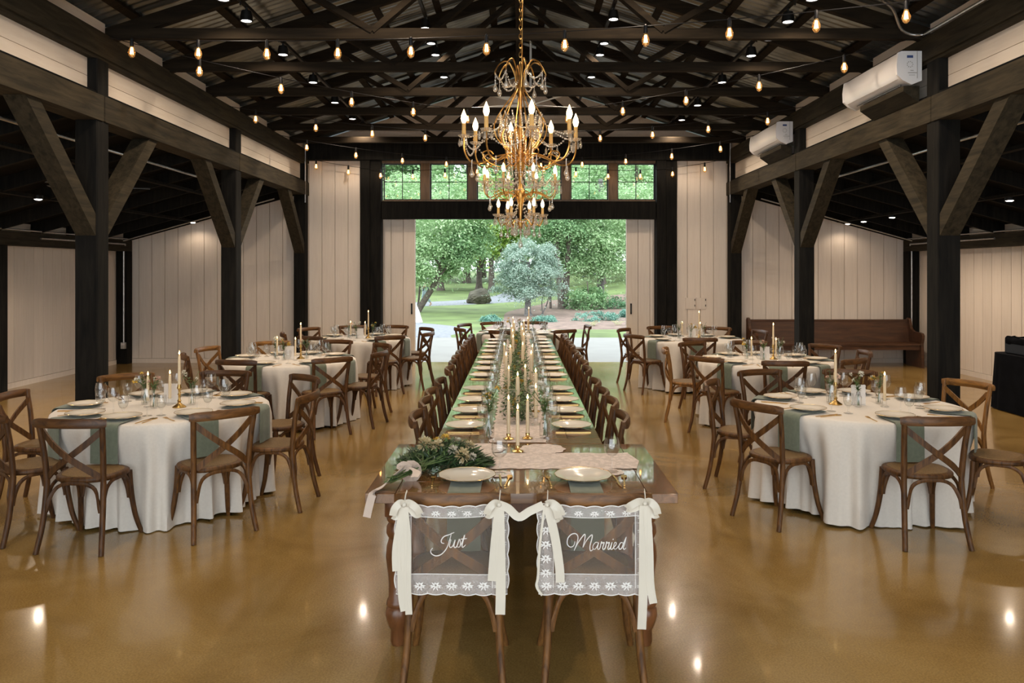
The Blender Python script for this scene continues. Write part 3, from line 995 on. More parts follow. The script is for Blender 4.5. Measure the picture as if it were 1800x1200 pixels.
for i, (x, y) in enumerate(((3.3, 26.2), (4.3, 25.9), (5.15, 26.3), (2.4, 25.8))):
    mb = MB()
    r_ = random.Random(700 + i)
    for f in range(9):
        a = r_.uniform(0, 2 * pi)
        L = r_.uniform(.28, .45)
        for s_ in range(9):
            u = s_ / 8
            p = Vector((cos(a) * L * u, sin(a) * L * u, L * .9 * (u - .55 * u * u)))
            for sd in (-1, 1):
                mb.leaf(p, (cos(a + sd * 1.2), sin(a + sd * 1.2), -.1), (0, 0, 1), .10 * (1.1 - u), .035)
    tag(mb.build('fern', 'leaf_fern', None, 0, 0, (x, y, ground_h(x, y) + .01)), ['yellow-green fern in front of the widest juniper', 'yellow-green fern at the middle of the bed edge', 'yellow-green fern nearest the right barn door', 'yellow-green fern at the left end of the bed edge'][i], 'fern', 'ferns at the bed edge')

# ================================================================== LAMPS AND FIXTURES
ORD = ['first', 'second', 'third', 'fourth', 'fifth', 'sixth', 'seventh', 'eighth', 'ninth', 'tenth', 'eleventh', 'twelfth', 'thirteenth', 'fourteenth']
def make_track_light():
    t = thing('track_light', 'x', 'spotlight', (0, 0, 0), 0, 'track lights')
    MB().lathe([(.012, .07), (.012, .14)], 8).box(-.025, .025, -.012, .012, .07, .11).build('stem', 'black_iron', t)
    MB().lathe([(.0, .115), (.05, .105), (.062, .05), (.066, .0), (.055, .0), (.052, .02), (.0, .02)], 16).build('head', 'black_iron', t)
    MB().lathe([(.0, .006), (.05, .006), (.05, .016), (.0, .016)], 16).build('lens', 'lamp_lens', t)
    return proto(t)
tl = make_track_light()
first = [True]
def put_track(loc, label, group, power, angle=152):
    if first[0]:
        first[0] = False
        tl.location = loc
        tl['label'], tl['group'] = label, group
        t = tl
    else:
        t = copy_tree(tl, loc, 0, label, group)
    light_part('spot_light', t, (0, 0, -.012), power, LAMP_COL, .028, angle, .5)
rows = [(-2.8, 4.36, [3.2, 5.0, 6.4, 7.57, 8.22, 8.86, 9.50, 10.9, 12.2, 13.5, 14.4], 'left outer'), (2.8, 4.36, [3.2, 5.0, 6.4, 7.57, 8.25, 8.87, 9.55, 10.9, 12.4, 13.6, 14.4], 'right outer'),
        (-1.13, 4.75, [5.2, 7.4, 9.75, 10.4, 10.95, 12.2], 'left inner'), (1.13, 4.75, [5.2, 7.4, 9.4, 10.4, 10.95, 12.2], 'right inner')]
for X, Z, ys, nm in rows:
    seen = 0
    for i, y in enumerate(ys):
        put_track((X, y, Z), 'black track spotlight, %s along the %s row under the roof' % (ORD[i], nm), 'track lights under the nave roof', SPOT_W * (.8 if 7.5 < y < 11 else 1.15))
    tr_ = thing('light_track', 'black conduit track carrying the %s row of spotlights' % nm, 'track', (X, 0, Z + .14))
    MB().box(-.018, .018, 2.6, 14.9, 0, .035).build('rail', 'black_iron', tr_, 0)
    yy = TRUSS_Y if abs(X) > 2 else TRUSS_Y
    for y in yy:
        MB().box(-.006, .006, y - .006, y + .006, .03, roof_z(X) - .2 - (Z + .14)).build('hanger', 'black_iron', tr_, 0)
# aisle downlights
def make_downlight():
    t = thing('downlight', 'x', 'downlight', (0, 0, 0), 0, 'aisle downlights')
    MB().lathe([(.0, .05), (.055, .05), (.06, .0), (.048, .0), (.045, .012), (.0, .012)], 16).build('housing', 'black_iron', t)
    MB().lathe([(.0, -.012), (.03, -.010), (.046, .0), (.046, .010), (.0, .010)], 16).build('lens', 'lamp_lens', t)
    return proto(t)
dl = make_downlight()
dls = []
for sx, ys in ((-1, [5.5, 8.0, 10.3, 15.2]), (1, [5.5, 8.0, 10.2, 12.25, 13.4, 14.5, 15.2])):
    for i, y in enumerate(ys):
        x = 6.2 if sx < 0 else 6.3
        dls.append((sx * x, y, aisle_z(x) - .045 + .01, sx, i))
for j, (x, y, z, sx, i) in enumerate(dls):
    lab = 'round downlight, %s from the camera under the %s aisle ceiling' % (ORD[i], 'left' if sx < 0 else 'right')
    if j == 0:
        dl.location = (x, y, z)
        dl['label'] = lab
        t = dl
    else:
        t = copy_tree(dl, (x, y, z), 0, lab)
    light_part('spot_light', t, (0, 0, -.03), AISLE_W * ((.14 if i == 3 else 1.9) if sx < 0 else (1.1 if i < 5 else .14)), LAMP_COL, .04, 150, .6)

# ---- wall mounted air conditioners
def aircon(y0, label, L=1.34):
    t = thing('air_conditioner', label, 'air conditioner', (4.06, y0, 3.66), 0, 'air conditioners on the right beam')
    prof = [(0, .04), (-.10, 0.0), (-.19, .045), (-.245, .10), (-.25, .20), (-.235, .315), (-.20, .33), (0, .33)]
    def ext(p, ya, yb):
        mb = MB()
        n = len(p)
        mb.add([(x, y, z) for y in (ya, yb) for x, z in p], [tuple(range(n)), tuple(reversed(range(n, 2 * n)))] + [((i + 1) % n, i, n + i, n + (i + 1) % n) for i in range(n)])
        return mb
    ext(prof, .03, L - .03).build('body', 'white_plastic', t, 50)
    sp = [(x * 1.012 - (0 if x == 0 else .001), z + (.004 if z > .3 else -.003)) for x, z in prof]
    ext(sp, 0, .03).build('end_cap', 'white_plastic', t, 30)
    ext(sp, L - .03, L).build('end_cap', 'white_plastic', t, 30)
    MB().bar((-.162, .12, .016), (-.162, L - .22, .016), .035, .008, (-.45, 0, 1)).build('louver', 'dark_slot', t, 0)
    MB().bar((-.166, .12, .012), (-.166, L - .22, .012), .012, .010, (-.45, 0, 1)).build('vane', 'white_plastic', t, 0)
    MB().bar((-.215, .06, .062), (-.215, L - .06, .062), .006, .006, (-.7, 0, 1)).build('panel_seam', 'grey_print', t, 0)
    MB().box(-.15, -.09, -.004, .0, .265, .29).build('sticker', 'blue_sticker', t, 0)
    pm_ = MB()
    for k in range(9):
        a = k / 9 * 2 * pi
        pm_.box(-.12 + .028 * cos(a) - .004, -.12 + .028 * cos(a) + .004, -.004, 0, .2 + .028 * sin(a) - .004, .2 + .028 * sin(a) + .004)
    pm_.box(-.115, -.085, -.004, 0, .135, .142).box(-.14, -.05, -.004, 0, .112, .119).box(-.13, -.07, -.004, 0, .09, .094)
    pm_.build('print', 'grey_print', t, 0)
    MB().box(-.05, -.046, -.005, 0, .06, .33).build('seam', 'grey_print', t, 0)
    m = thing('mounting_board', 'dark timber ledge under the %s' % label.replace('white ', ''), 'bracket', (4.06, y0, 3.50), 0, 'ledges under the air conditioners')
    pr = [(0, .0), (-.02, .0), (-.16, .10), (-.16, .155), (0, .155)]
    ext(pr, .05, L * .8).build('ledge', 'stained_timber', m, 20)
    return t
aircon(8.0, 'white wall air conditioner nearer the camera on the right beam')
aircon(11.75, 'white wall air conditioner farther back on the right beam')

# ---- ceiling fans
def fan(x, y, z, r, label, rot, zt, fm='fan_grey'):
    t = thing('ceiling_fan', label, 'ceiling fan', (x, y, z), rot)
    MB().lathe([(.0, -.07), (.07, -.06), (.085, 0), (.06, .07), (.02, .1), (.015, zt - z), (0, zt - z)], 16).build('motor', fm, t)
    for k in range(5):
        a = k * 2 * pi / 5
        mb = MB()
        mb.slab([(.07, -.02), (.18, -.05), (r, -.065), (r + .01, .05), (.18, .05), (.07, .02)], -.012, -.002)
        mb.move(Matrix.Rotation(a, 4, 'Z') @ Matrix.Rotation(.2, 4, 'X'))
        mb.build('blade', fm, t, 0)
fan(.2, 12.3, 4.36, 1.15, 'grey ceiling fan hanging behind the chandelier', .30, roof_z(.2))
fan(-5.3, 10.0, 2.86, .62, 'dark grey ceiling fan under the left aisle ceiling', .5, aisle_z(5.3), 'fan_dark')

# ---- conduits
def conduit(pts, label, r=.013, box=None, mat='galvanised'):
    t = thing('conduit', label, 'conduit', (0, 0, 0))
    MB().tube(pts, r, 8).build('pipe', mat, t, 60)
    if box:
        MB().box(box[0] - .045, box[0] + .045, box[1] - .05, box[1], box[2] - .06, box[2] + .06, .004).build('outlet_box', 'galvanised', t)
        MB().box(box[0] - .03, box[0] + .03, box[1] - .054, box[1] - .05, box[2] + .01, box[2] + .045).build('outlet', 'white_plastic', t)
for sx, side in ((-1, 'left'), (1, 'right')):
    zb = .36
    pts = smooth_path([(sx * 7.56, 15.285, zb), (sx * 7.56, 15.285, 2.0), (sx * 7.555, 15.28, 2.2), (sx * 7.5, 15.2, 2.29), (sx * 7.485, 14.9, 2.3), (sx * 7.485, 12.5, 2.3)], 5)
    conduit(pts, 'galvanised conduit with outlet box on the %s corner post' % side, .016, (sx * 7.56, 15.30, zb))
    conduit([(sx * 4.62, 3.0, aisle_z(4.62) - .03), (sx * 4.62, 11.9, aisle_z(4.62) - .03)], 'straight galvanised conduit under the %s aisle rafters beside the beam' % side, .017)
    conduit([(sx * 7.49, 3.0, 2.405), (sx * 7.49, 15.3, 2.405)], 'thin conduit along the top of the %s wall plate' % side, .013)
    conduit([(sx * 7.45, 15.05, 2.36), (sx * 4.6, 15.05, aisle_z(4.6) - .03)], 'sloping conduit under the rafters at the back of the %s aisle' % side, .012)
    conduit(smooth_path([(sx * 4.06, 15.22, 3.1), (sx * 4.06, 15.22, 3.9), (sx * 4.06, 15.2, 4.3)], 4), 'short vertical conduit beside the back %s post' % side, .010)
conduit(smooth_path([(3.55, 7.75, 4.42), (3.7, 7.85, 4.36), (3.85, 7.98, 4.2), (4.02, 7.95, 4.14), (4.05, 7.6, 4.14), (4.05, 5.0, 4.14), (4.05, 2.0, 4.14)], 6), 'pale conduit looping onto the upper right beam', .016)

# ---- festoon string lights
socket_me = MB().lathe([(.004, .06), (.014, .05), (.016, .0), (.012, -.012)], 10).mesh('socket', 'black_plastic')
bulb_me = MB().lathe([(.011, 0), (.016, -.02), (.028, -.05), (.030, -.068), (.022, -.092), (.010, -.104), (0, -.107)], 12).mesh('bulb', 'bulb_glass')
fil = MB()
for k in range(5):
    a = k * 2 * pi / 5
    fil.tube([(.006 * cos(a), .006 * sin(a), -.02), (.013 * cos(a), .013 * sin(a), -.075)], .0032, 5)
fil_me = fil.mesh('filament', 'filament_bulb')
def string(a, b, sag, label, start=.35, step=.78):
    a, b = Vector(a), Vector(b)
    t = thing('string_light', label, 'string lights', a, 0, 'festoon string lights')
    L = (b - a).length
    n = 24
    pts = []
    for i in range(n + 1):
        u = i / n
        p = (b - a) * u
        p.z -= sag * 4 * u * (1 - u)
        pts.append(p)
    MB().tube(pts, .0045, 5).build('cable', 'black_plastic', t)
    s_ = start
    while s_ < L - .1:
        u = s_ / L
        p = (b - a) * u
        p.z -= sag * 4 * u * (1 - u) + .055
        g = obj('bulb', bulb_me, t, p)
        g.scale = (1.2, 1.2, 1.2)
        obj('socket', socket_me, g)
        obj('filament', fil_me, g)
        s_ += step
string((-4.05, 7.95, 4.10), (4.05, 6.55, 4.10), .16, 'string light crossing the hall in front of the third truss', .22, .72)
string((-4.05, 7.9, 4.10), (0, 11.9, 4.1), .10, 'string light running from the left beam to the fan', .9, .95)
string((0, 11.9, 4.1), (4.05, 7.75, 4.10), .10, 'string light running from the fan to the right beam', 1.0, .98)
string((-4.05, 11.2, 4.10), (0, 13.2, 4.08), .10, 'string light from the left beam to the rear middle', .35, .85)
string((0, 13.2, 4.08), (4.05, 11.2, 4.10), .10, 'string light from the rear middle to the right beam', .6, .85)
string((-4.0, 13.2, 4.05), (0, 15.34, 3.945), .12, 'string light from the left beam to the tie beam', .5, .85)
string((0, 15.34, 3.945), (4.0, 13.2, 4.05), .12, 'string light from the tie beam to the right beam', .5, .85)
string((-4.0, 15.33, 3.945), (-.1, 15.33, 3.945), .22, 'string light sagging in front of the left transom windows', .12, .62)
string((.1, 15.33, 3.945), (4.0, 15.33, 3.945), .22, 'string light sagging in front of the right transom windows', .4, .62)

# ================================================================== CHANDELIER
def chandelier(cx, cy):
    t = thing('chandelier', 'large tiered gold chandelier with crystals and candle bulbs', 'chandelier', (cx, cy, 0))
    # chain
    z = 3.66
    lk = MB()
    i = 0
    while z < 5.36:
        ring = []
        for k in range(10):
            a = 2 * pi * k / 10
            ring.append((.013 * cos(a), 0, z + .025 * sin(a) + .025) if i % 2 == 0 else (0, .013 * cos(a), z + .025 * sin(a) + .025))
        lk.tube(ring, .0035, 5, True, (0, 1, 0) if i % 2 == 0 else (1, 0, 0))
        z += .040
        i += 1
    lk.build('chain', 'antique_gold', t)
    MB().tube([(.012, .01, 3.6), (.016, -.01, 4.2), (.01, .01, 4.8), (.0, 0, 5.36)], .005, 6).build('cord', 'antique_gold', t)
    MB().lathe([(0, 5.30), (.05, 5.31), (.07, 5.37), (0, 5.38)], 16).build('ceiling_canopy', 'antique_gold', t)
    # column
    prof = [(0, 2.13), (.012, 2.14), (.02, 2.16), (.034, 2.18), (.03, 2.21), (.016, 2.24), (.022, 2.30), (.026, 2.36), (.05, 2.42), (.062, 2.45), (.05, 2.49), (.024, 2.52), (.022, 2.60), (.03, 2.66), (.055, 2.70),
            (.066, 2.735), (.05, 2.77), (.026, 2.80), (.02, 2.9), (.03, 3.0), (.02, 3.1), (.016, 3.3), (.03, 3.36), (.036, 3.4), (.022, 3.44), (.014, 3.5), (.02, 3.58), (.012, 3.62), (0, 3.63)]
    MB().lathe([(r * .72, z_) for r, z_ in prof], 18).build('column', 'antique_gold', t)
    rr_ = lambda R_, a, z_: (R_ * cos(a), R_ * sin(a), z_)
    # crown scrolls with pendants
    drop_me = MB().lathe([(0, -.155), (.010, -.152), (.019, -.138), (.021, -.125), (.014, -.105), (.006, -.085), (.004, -.02), (.007, -.008), (.004, 0)], 10).mesh('teardrop', 'crystal')
    almond_me = MB().lathe([(0, -.075), (.009, -.065), (.013, -.048), (.008, -.02), (.002, 0)], 8).mesh('pendant', 'crystal')
    def strand(p, q, sag, n):
        mb = MB()
        for k in range(n + 1):
            u = k / n
            b = Vector(p).lerp(Vector(q), u)
            b.z -= sag * 4 * u * (1 - u)
            mb.ball(b, .0085, 6, 4)
        mb.tube([Vector(p).lerp(Vector(q), k / n) - Vector((0, 0, sag * 4 * (k / n) * (1 - k / n))) for k in range(n + 1)], .0012, 4)
        mb.build('bead_strand', 'crystal', t, 60)
    n1 = 8
    for k in range(n1):
        a = 2 * pi * k / n1 + .2
        pts = smooth_path([rr_(.03, a, 3.36), rr_(.05, a, 3.5), rr_(.11, a, 3.615), rr_(.18, a, 3.60), rr_(.225, a, 3.53), rr_(.225, a, 3.50)], 5)
        MB().tube(pts, .0065, 6).build('crown_scroll', 'antique_gold', t)
        obj('teardrop', drop_me, t, rr_(.225, a, 3.50))
        if k % 2 == 0:
            strand(rr_(.225, a, 3.51), rr_(.225, a + 2 * pi / n1, 3.51), .07, 16)
        else:
            strand(rr_(.225, a, 3.50), rr_(.04, a, 3.45), .09, 14)
        # body ribs
        pts = smooth_path([rr_(.03, a, 3.40), rr_(.06, a, 3.34), rr_(.15, a, 3.22), rr_(.22, a, 3.10), rr_(.235, a, 3.02), rr_(.20, a, 2.93), rr_(.11, a, 2.84), rr_(.05, a, 2.77)], 5)
        MB().tube(pts, .0055, 6).build('body_rib', 'antique_gold', t)
        if k % 2:
            obj('teardrop', drop_me, t, rr_(.215, a, 3.12))
            strand(rr_(.22, a, 3.12), rr_(.22, a + 4 * pi / n1, 3.12), .10, 20)
        # inner scrolls
        pts = smooth_path([rr_(.05, a + .3, 2.78), rr_(.14, a + .3, 2.86), rr_(.18, a + .3, 2.96), rr_(.15, a + .3, 3.03), rr_(.105, a + .3, 3.0), rr_(.11, a + .3, 2.95)], 5)
        MB().tube(pts, .006, 6).build('scroll', 'antique_gold', t)
    bulb = MB().lathe([(.011, 0), (.019, .014), (.0265, .040), (.023, .068), (.013, .092), (.0045, .114), (0, .124)], 12).mesh('bulb', 'candle_bulb')
    sleeve_l = MB().lathe([(.018, -.005), (.0165, .11), (.019, .112), (.014, .12), (0, .12)], 12).mesh('candle_sleeve', 'sleeve_gold')
    sleeve_s = MB().lathe([(.012, -.005), (.011, .07), (.009, .076), (0, .076)], 10).mesh('candle_sleeve', 'sleeve_gold')
    pan = MB().lathe([(0, -.012), (.02, -.01), (.045, .004), (.052, .018), (.049, .018), (.04, .008), (.0, .0)], 14).mesh('drip_pan', 'crystal')
    def tier(n, R_, zp, zc, off, big, ac):
        sl = sleeve_l if big else sleeve_s
        hs = .12 if big else .076
        for k in range(n):
            a = 2 * pi * k / n + off
            if big:
                pts = [rr_(.05, a, zc), rr_(.13, a, zc + .055), rr_(.24, a, zc + .03), rr_(.34, a, zc - .02), rr_(.44, a, zc - .01), rr_(R_ - .005, a, zc + .08), rr_(R_, a, zp - .01)]
            else:
                pts = [rr_(.04, a, zc), rr_(R_ * .35, a, zc + .035), rr_(R_ * .6, a, zc + .02), rr_(R_ * .85, a, zc - .02), rr_(R_, a, zc + .03), rr_(R_, a, zp - .01)]
            arm = MB().tube(smooth_path(pts, 6), .0075 if big else .0055, 6).build('arm', 'antique_gold', t)
            p = rr_(R_, a, zp)
            obj('drip_pan', pan, arm, p)
            obj('candle_sleeve', sl, arm, p)
            b = obj('bulb', bulb, arm, (p[0], p[1], p[2] + hs))
            if not big:
                b.scale = (.6, .6, .62)
            # counter scroll
            q = smooth_path([rr_(.06, a + .25, zc), rr_(R_ * .35, a + .25, zc - .06 * ac), rr_(R_ * .62, a + .25, zc - .02), rr_(R_ * .72, a + .25, zc + .05 * ac), rr_(R_ * .6, a + .25, zc + .08 * ac), rr_(R_ * .52, a + .25, zc + .05 * ac)], 5)
            MB().tube(q, .0055 if big else .004, 6).build('scroll', 'antique_gold', t)
            for m in range(3):
                am = a + (m - 1) * .09 * (.5 / R_)
                obj('pendant', almond_me, t, rr_(R_ + .035 * cos(m), am, zp - .005))
            td = obj('teardrop', drop_me, t, rr_(R_ * .88, a + .12, zc - .0))
            if not big:
                td.scale = (.8, .8, .8)
            strand(rr_(R_, a, zp), rr_(R_, a + 2 * pi / n, zp), .13 * ac, 18 if big else 10)
            strand(rr_(R_, a, zp), rr_(.18 if big else .05, a, zp + (.19 if big else .1)), .05, 16 if big else 8)
        return
    tier(8, .50, 2.945, 2.745, .18, True, 1.0)
    tier(8, .33, 2.545, 2.44, .33, False, .6)
    tier(6, .195, 2.265, 2.20, .1, False, .45)
    for k in range(16):
        a = 2 * pi * k / 16
        strand(rr_(.19, a, 3.16), rr_(.15, a + .2, 2.88), -.02, 14)
        strand(rr_(.12, a, 2.90), rr_(.10, a, 2.62), 0, 14)
        strand(rr_(.30, a, 2.62), rr_(.12, a + .2, 2.56), .05, 9)
    for k in range(14):
        a = 2 * pi * k / 14
        obj('pendant', almond_me, t, rr_(.12, a, 2.22))
        obj('pendant', almond_me, t, rr_(.08, a + .2, 2.17))
    obj('teardrop', drop_me, t, (0, 0, 2.14))
    l = light_part('glow_light', t, (0, -.0, 2.98), 5, (1.0, .68, .36), .06)
    return t
chandelier(.025, 7.0)

# ================================================================== CHAIRS
RAIL = -.235                       # the top rail lies this far behind the seat's centre
def make_chair():
    t = thing('cross_back_chair', 'x', 'chair', (0, 0, 0), 0, 'cross-back chairs')
    # seat plan: rounded, wider in front
    plan = []
    for k in range(28):
        a = 2 * pi * k / 28
        ca, sa = cos(a), sin(a)
        e = .72
        x = (abs(ca) ** e) * (1 if ca > 0 else -1)
        y = (abs(sa) ** e) * (1 if sa > 0 else -1)
        plan.append((x * (.205 + .018 * y), y * .185 - .015))
    fr = MB().slab(plan, .435, .468, 0, .008)
    fr.build('seat_frame', 'chair_wood', t, 50)
    ins = [(x * .86, y * .86) for x, y in plan]
    MB().slab(ins, .462, .472, 0, .003).build('seat_panel', 'cane', t, 30)
    rs = [.0165, .018, .019, .019, .018, .017, .0165]
    for sx in (-1, 1):
        P = smooth_path([(sx * .215, -.265, 0), (sx * .197, -.222, .18), (sx * .188, -.196, .40), (sx * .189, -.198, .50), (sx * .197, -.215, .66), (sx * .207, -.238, .79), (sx * .212, -.248, .845)], 4)
        MB().tube(P, [.0165 + .0025 * sin(pi * i / (len(P) - 1)) for i in range(len(P))], 8).build('leg', 'chair_wood', t, 60)
        P = smooth_path([(sx * .216, .205, 0), (sx * .194, .168, .12), (sx * .178, .142, .28), (sx * .170, .13, .44)], 4)
        MB().tube(P, [.0155 + .005 * i / (len(P) - 1) for i in range(len(P))], 8).build('leg', 'chair_wood', t, 60)
    # curved top rail
    P = [(.238 * u, -.246 - .050 * (1 - u * u) ** 1.0, .826 + .004 * (1 - u * u)) for u in [i / 12 - 1 for i in range(25)]]
    sec = [(.015, -.028), (.019, -.012), (.018, .012), (.010, .029), (-.008, .030), (-.016, .016), (-.017, -.014), (-.010, -.029)]
    sc = [.72, .88] + [1.0] * 21 + [.88, .72]
    MB().sweep(P, sec, (0, 0, 1), sc).build('top_rail', 'chair_rail_wood', t, 60)
    flat = [(.006, -.019), (.006, .019), (-.006, .019), (-.006, -.019)]
    for sx in (-1, 1):
        o = .006 * sx
        P = smooth_path([(sx * .196, -.226, .775), (sx * .10, -.255 + o, .69), (0, -.262 + o, .612), (-sx * .10, -.240 + o, .54), (-sx * .172, -.200, .475)], 5)
        MB().sweep(P, flat, (0, 0, 1)).build('cross_slat', 'chair_wood', t, 30)
    # bentwood arches below the seat
    sec = [(.010 * cos(2 * pi * k / 6), .013 * sin(2 * pi * k / 6)) for k in range(6)]
    def arch(fn):
        P = smooth_path([fn(u, z) for u, z in ((-1, .255), (-.93, .32), (-.74, .395), (-.40, .428), (0, .432), (.40, .428), (.74, .395), (.93, .32), (1, .255))], 3)
        MB().sweep(P, sec, (0, 0, 1)).build('arch_brace', 'chair_wood', t, 60)
    arch(lambda u, z: (u * .178, -.214 + (.02 if abs(u) < .8 else 0), z))
    arch(lambda u, z: (u * .164, .136, z))
    for sx in (-1, 1):
        arch(lambda u, z: (sx * (.183 - .004 * u), u * .162 - .034, z))
    return proto(t)
ch0 = make_chair()
ch_used = [False]
def put_chair(x, y, face, label, group):
    """seat centre on the floor, facing angle (radians, 0 = +x)"""
    rz = face - pi / 2
    t = place_chair(x, y, rz, label, group)
    k = rnd.uniform(.72, 1.25)
    for key, v in CHAIR_TONE.items():
        if key in label:
            k = v
    for c in t.children:
        c.color = (k, k * (1.0 + .06 * (k - 1)), k * (1.0 - .08 * (k - 1)), 1)
    return t
CHAIR_TONE = {'the right seat of the near right': 2.1, 'back-left seat of the middle left': 2.2, 'the left seat of the middle left': 1.9, 'the left seat of the middle right': 2.2,
         'the front seat of the middle left': .6, 'front-left seat of the far left': .6, 'back-left seat of the near left': 1.5, 'lettered': 1.4}  # brightness factor of single chairs, picked by words in their label
def place_chair(x, y, rz, label, group):
    if not ch_used[0]:
        ch_used[0] = True
        ch0.location = (x, y, 0)
        ch0.rotation_euler = (0, 0, rz)
        ch0['label'], ch0['group'] = label, group
        return ch0
    return copy_tree(ch0, (x, y, 0), rz, label, group)

# ================================================================== TABLEWARE PROTOTYPES
def make_plate():
    t = thing('plate', 'x', 'plate')
    n = 40
    prof = [(0, .004), (.05, .003), (.075, .004), (.085, .010), (.13, .021), (.1315, .0235), (.129, .024), (.088, .0145), (.076, .0085), (0, .0075)]
    mb = MB()
    for r, z in prof:
        for k in range(n):
            a = 2 * pi * k / n
            s_ = 1 + (.012 * cos(12 * a) if r > .1 else 0)
            mb.v.append((r * s_ * cos(a), r * s_ * sin(a), z))
    for i in range(len(prof) - 1):
        for k in range(n):
            k2 = (k + 1) % n
            mb.f.append((i * n + k, i * n + k2, (i + 1) * n + k2, (i + 1) * n + k))
            mb.m.append(0)
    mb.build('dish', 'ceramic', t, 60)
    ring = [(.1305 * (1 + .012 * cos(12 * 2 * pi * k / 48)) * cos(2 * pi * k / 48), .1305 * (1 + .012 * cos(12 * 2 * pi * k / 48)) * sin(2 * pi * k / 48), .0236) for k in range(48)]
    MB().tube(ring, .0014, 5, True).build('gold_rim', 'gold', t)
    return proto(t)
def make_wine():
    t = thing('wine_glass', 'x', 'wine glass')
    MB().lathe([(0, .0), (.034, .001), (.034, .003), (.012, .006), (.004, .012), (.0035, .085), (.006, .092), (.022, .100), (.036, .118), (.041, .140), (.040, .165), (.034, .200),
                (.0325, .200), (.0385, .165), (.0395, .140), (.0345, .119), (.02, .103), (0, .097)], 20, (0, 0, 0)).build('bowl_and_stem', 'glass', t, 60)
    return proto(t)
def make_goblet():
    t = thing('water_goblet', 'x', 'goblet')
    MB().lathe([(0, .0), (.033, .001), (.033, .004), (.014, .008), (.006, .016), (.007, .04), (.013, .052), (.026, .064), (.0345, .09), (.036, .115), (.034, .15),
                (.0325, .15), (.0343, .115), (.033, .09), (.0245, .066), (.012, .057), (0, .056)], 20).build('bowl_and_stem', 'glass', t, 60)
    MB().lathe([(0, .058), (.012, .058), (.024, .067), (.0325, .09), (.0328, .094), (0, .094)], 18).build('water', 'water', t, 60)
    return proto(t)
def flat_piece(kind):
    mb = MB()
    if kind == 'fork':
        mb.slab([(-.0035, -.10), (.0035, -.10), (.003, .03), (.010, .045), (.011, .06), (-.011, .06), (-.010, .045), (-.003, .03)], .001, .004)
        for k in range(4):
            x = -.0095 + k * .0063
            mb.box(x - .0016, x + .0016, .058, .098, .002, .0045)
    elif kind == 'knife':
        mb.slab([(-.005, -.11), (.005, -.11), (.004, .0), (.009, .012), (.009, .085), (.002, .11), (-.004, .0)], .001, .004)
    else:
        mb.slab([(-.004, -.10), (.004, -.10), (.003, .04), (.012, .055), (.0155, .075), (.011, .095), (0, .102), (-.011, .095), (-.0155, .075), (-.012, .055), (-.003, .04)], .001, .0045)
    return mb.mesh(kind, 'gold', 30)
FLAT = {k: flat_piece(k) for k in ('fork', 'knife', 'spoon')}
pl0, wg0, gb0 = make_plate(), make_wine(), make_goblet()
used = set()
def put(proto_root, loc, rz, label, group):
    if proto_root.name not in used:
        used.add(proto_root.name)
        proto_root.location = loc
        proto_root.rotation_euler = (0, 0, rz)
        proto_root['label'], proto_root['group'] = label, group
        return proto_root
    return copy_tree(proto_root, loc, rz, label, group)
def put_flat(kind, loc, rz, label, group):
    return tag(obj(kind, FLAT[kind], None, loc, rz), label, kind, group)

# ---- candles
def candle(h, base, r=.0105):
    """one taper candle in its holder; base: 'brass' tall stick or 'gold' low holder; returns prototype"""
    t = thing('candlestick', 'x', 'candle')
    if base == 'tall':
        MB().lathe([(0, 0), (.05, .0), (.05, .006), (.03, .02), (.016, .03), (.010, .04), (.016, .05), (.009, .06), (.008, .09), (.014, .10), (.008, .11), (.009, .135), (.018, .145), (.018, .15), (.013, .16), (.013, .175), (0, .175)], 16).build('holder', 'brass', t, 45)
        z0 = .165
    elif base == 'low':
        MB().lathe([(0, 0), (.032, 0), (.034, .004), (.02, .008), (.012, .013), (.014, .03), (.011, .034), (0, .034)], 14).build('holder', 'gold', t, 45)
        z0 = .028
    else:
        MB().lathe([(0, 0), (.030, 0), (.032, .005), (.014, .016), (.016, .05), (.022, .058), (.019, .06), (.012, .05), (0, .048)], 14).build('holder', 'glass', t, 45)
        z0 = .048
    MB().lathe([(r * 1.05, z0), (r, z0 + h * .7), (r * .82, z0 + h - .006), (r * .4, z0 + h), (0, z0 + h)], 12).build('taper', 'wax', t, 60)
    MB().lathe([(.001, z0 + h - .002), (.001, z0 + h + .008)], 5).build('wick', 'wick', t)
    MB().lathe([(.0, z0 + h + .003), (.0055, z0 + h + .010), (.006, z0 + h + .016), (.003, z0 + h + .027), (0, z0 + h + .036)], 8).build('flame', 'flame', t, 60)
    return proto(t)
cd_tall, cd_low, cd_glass, cd_long = candle(.235, 'tall'), candle(.205, 'low'), candle(.19, 'glass'), candle(.25, 'low', .015)

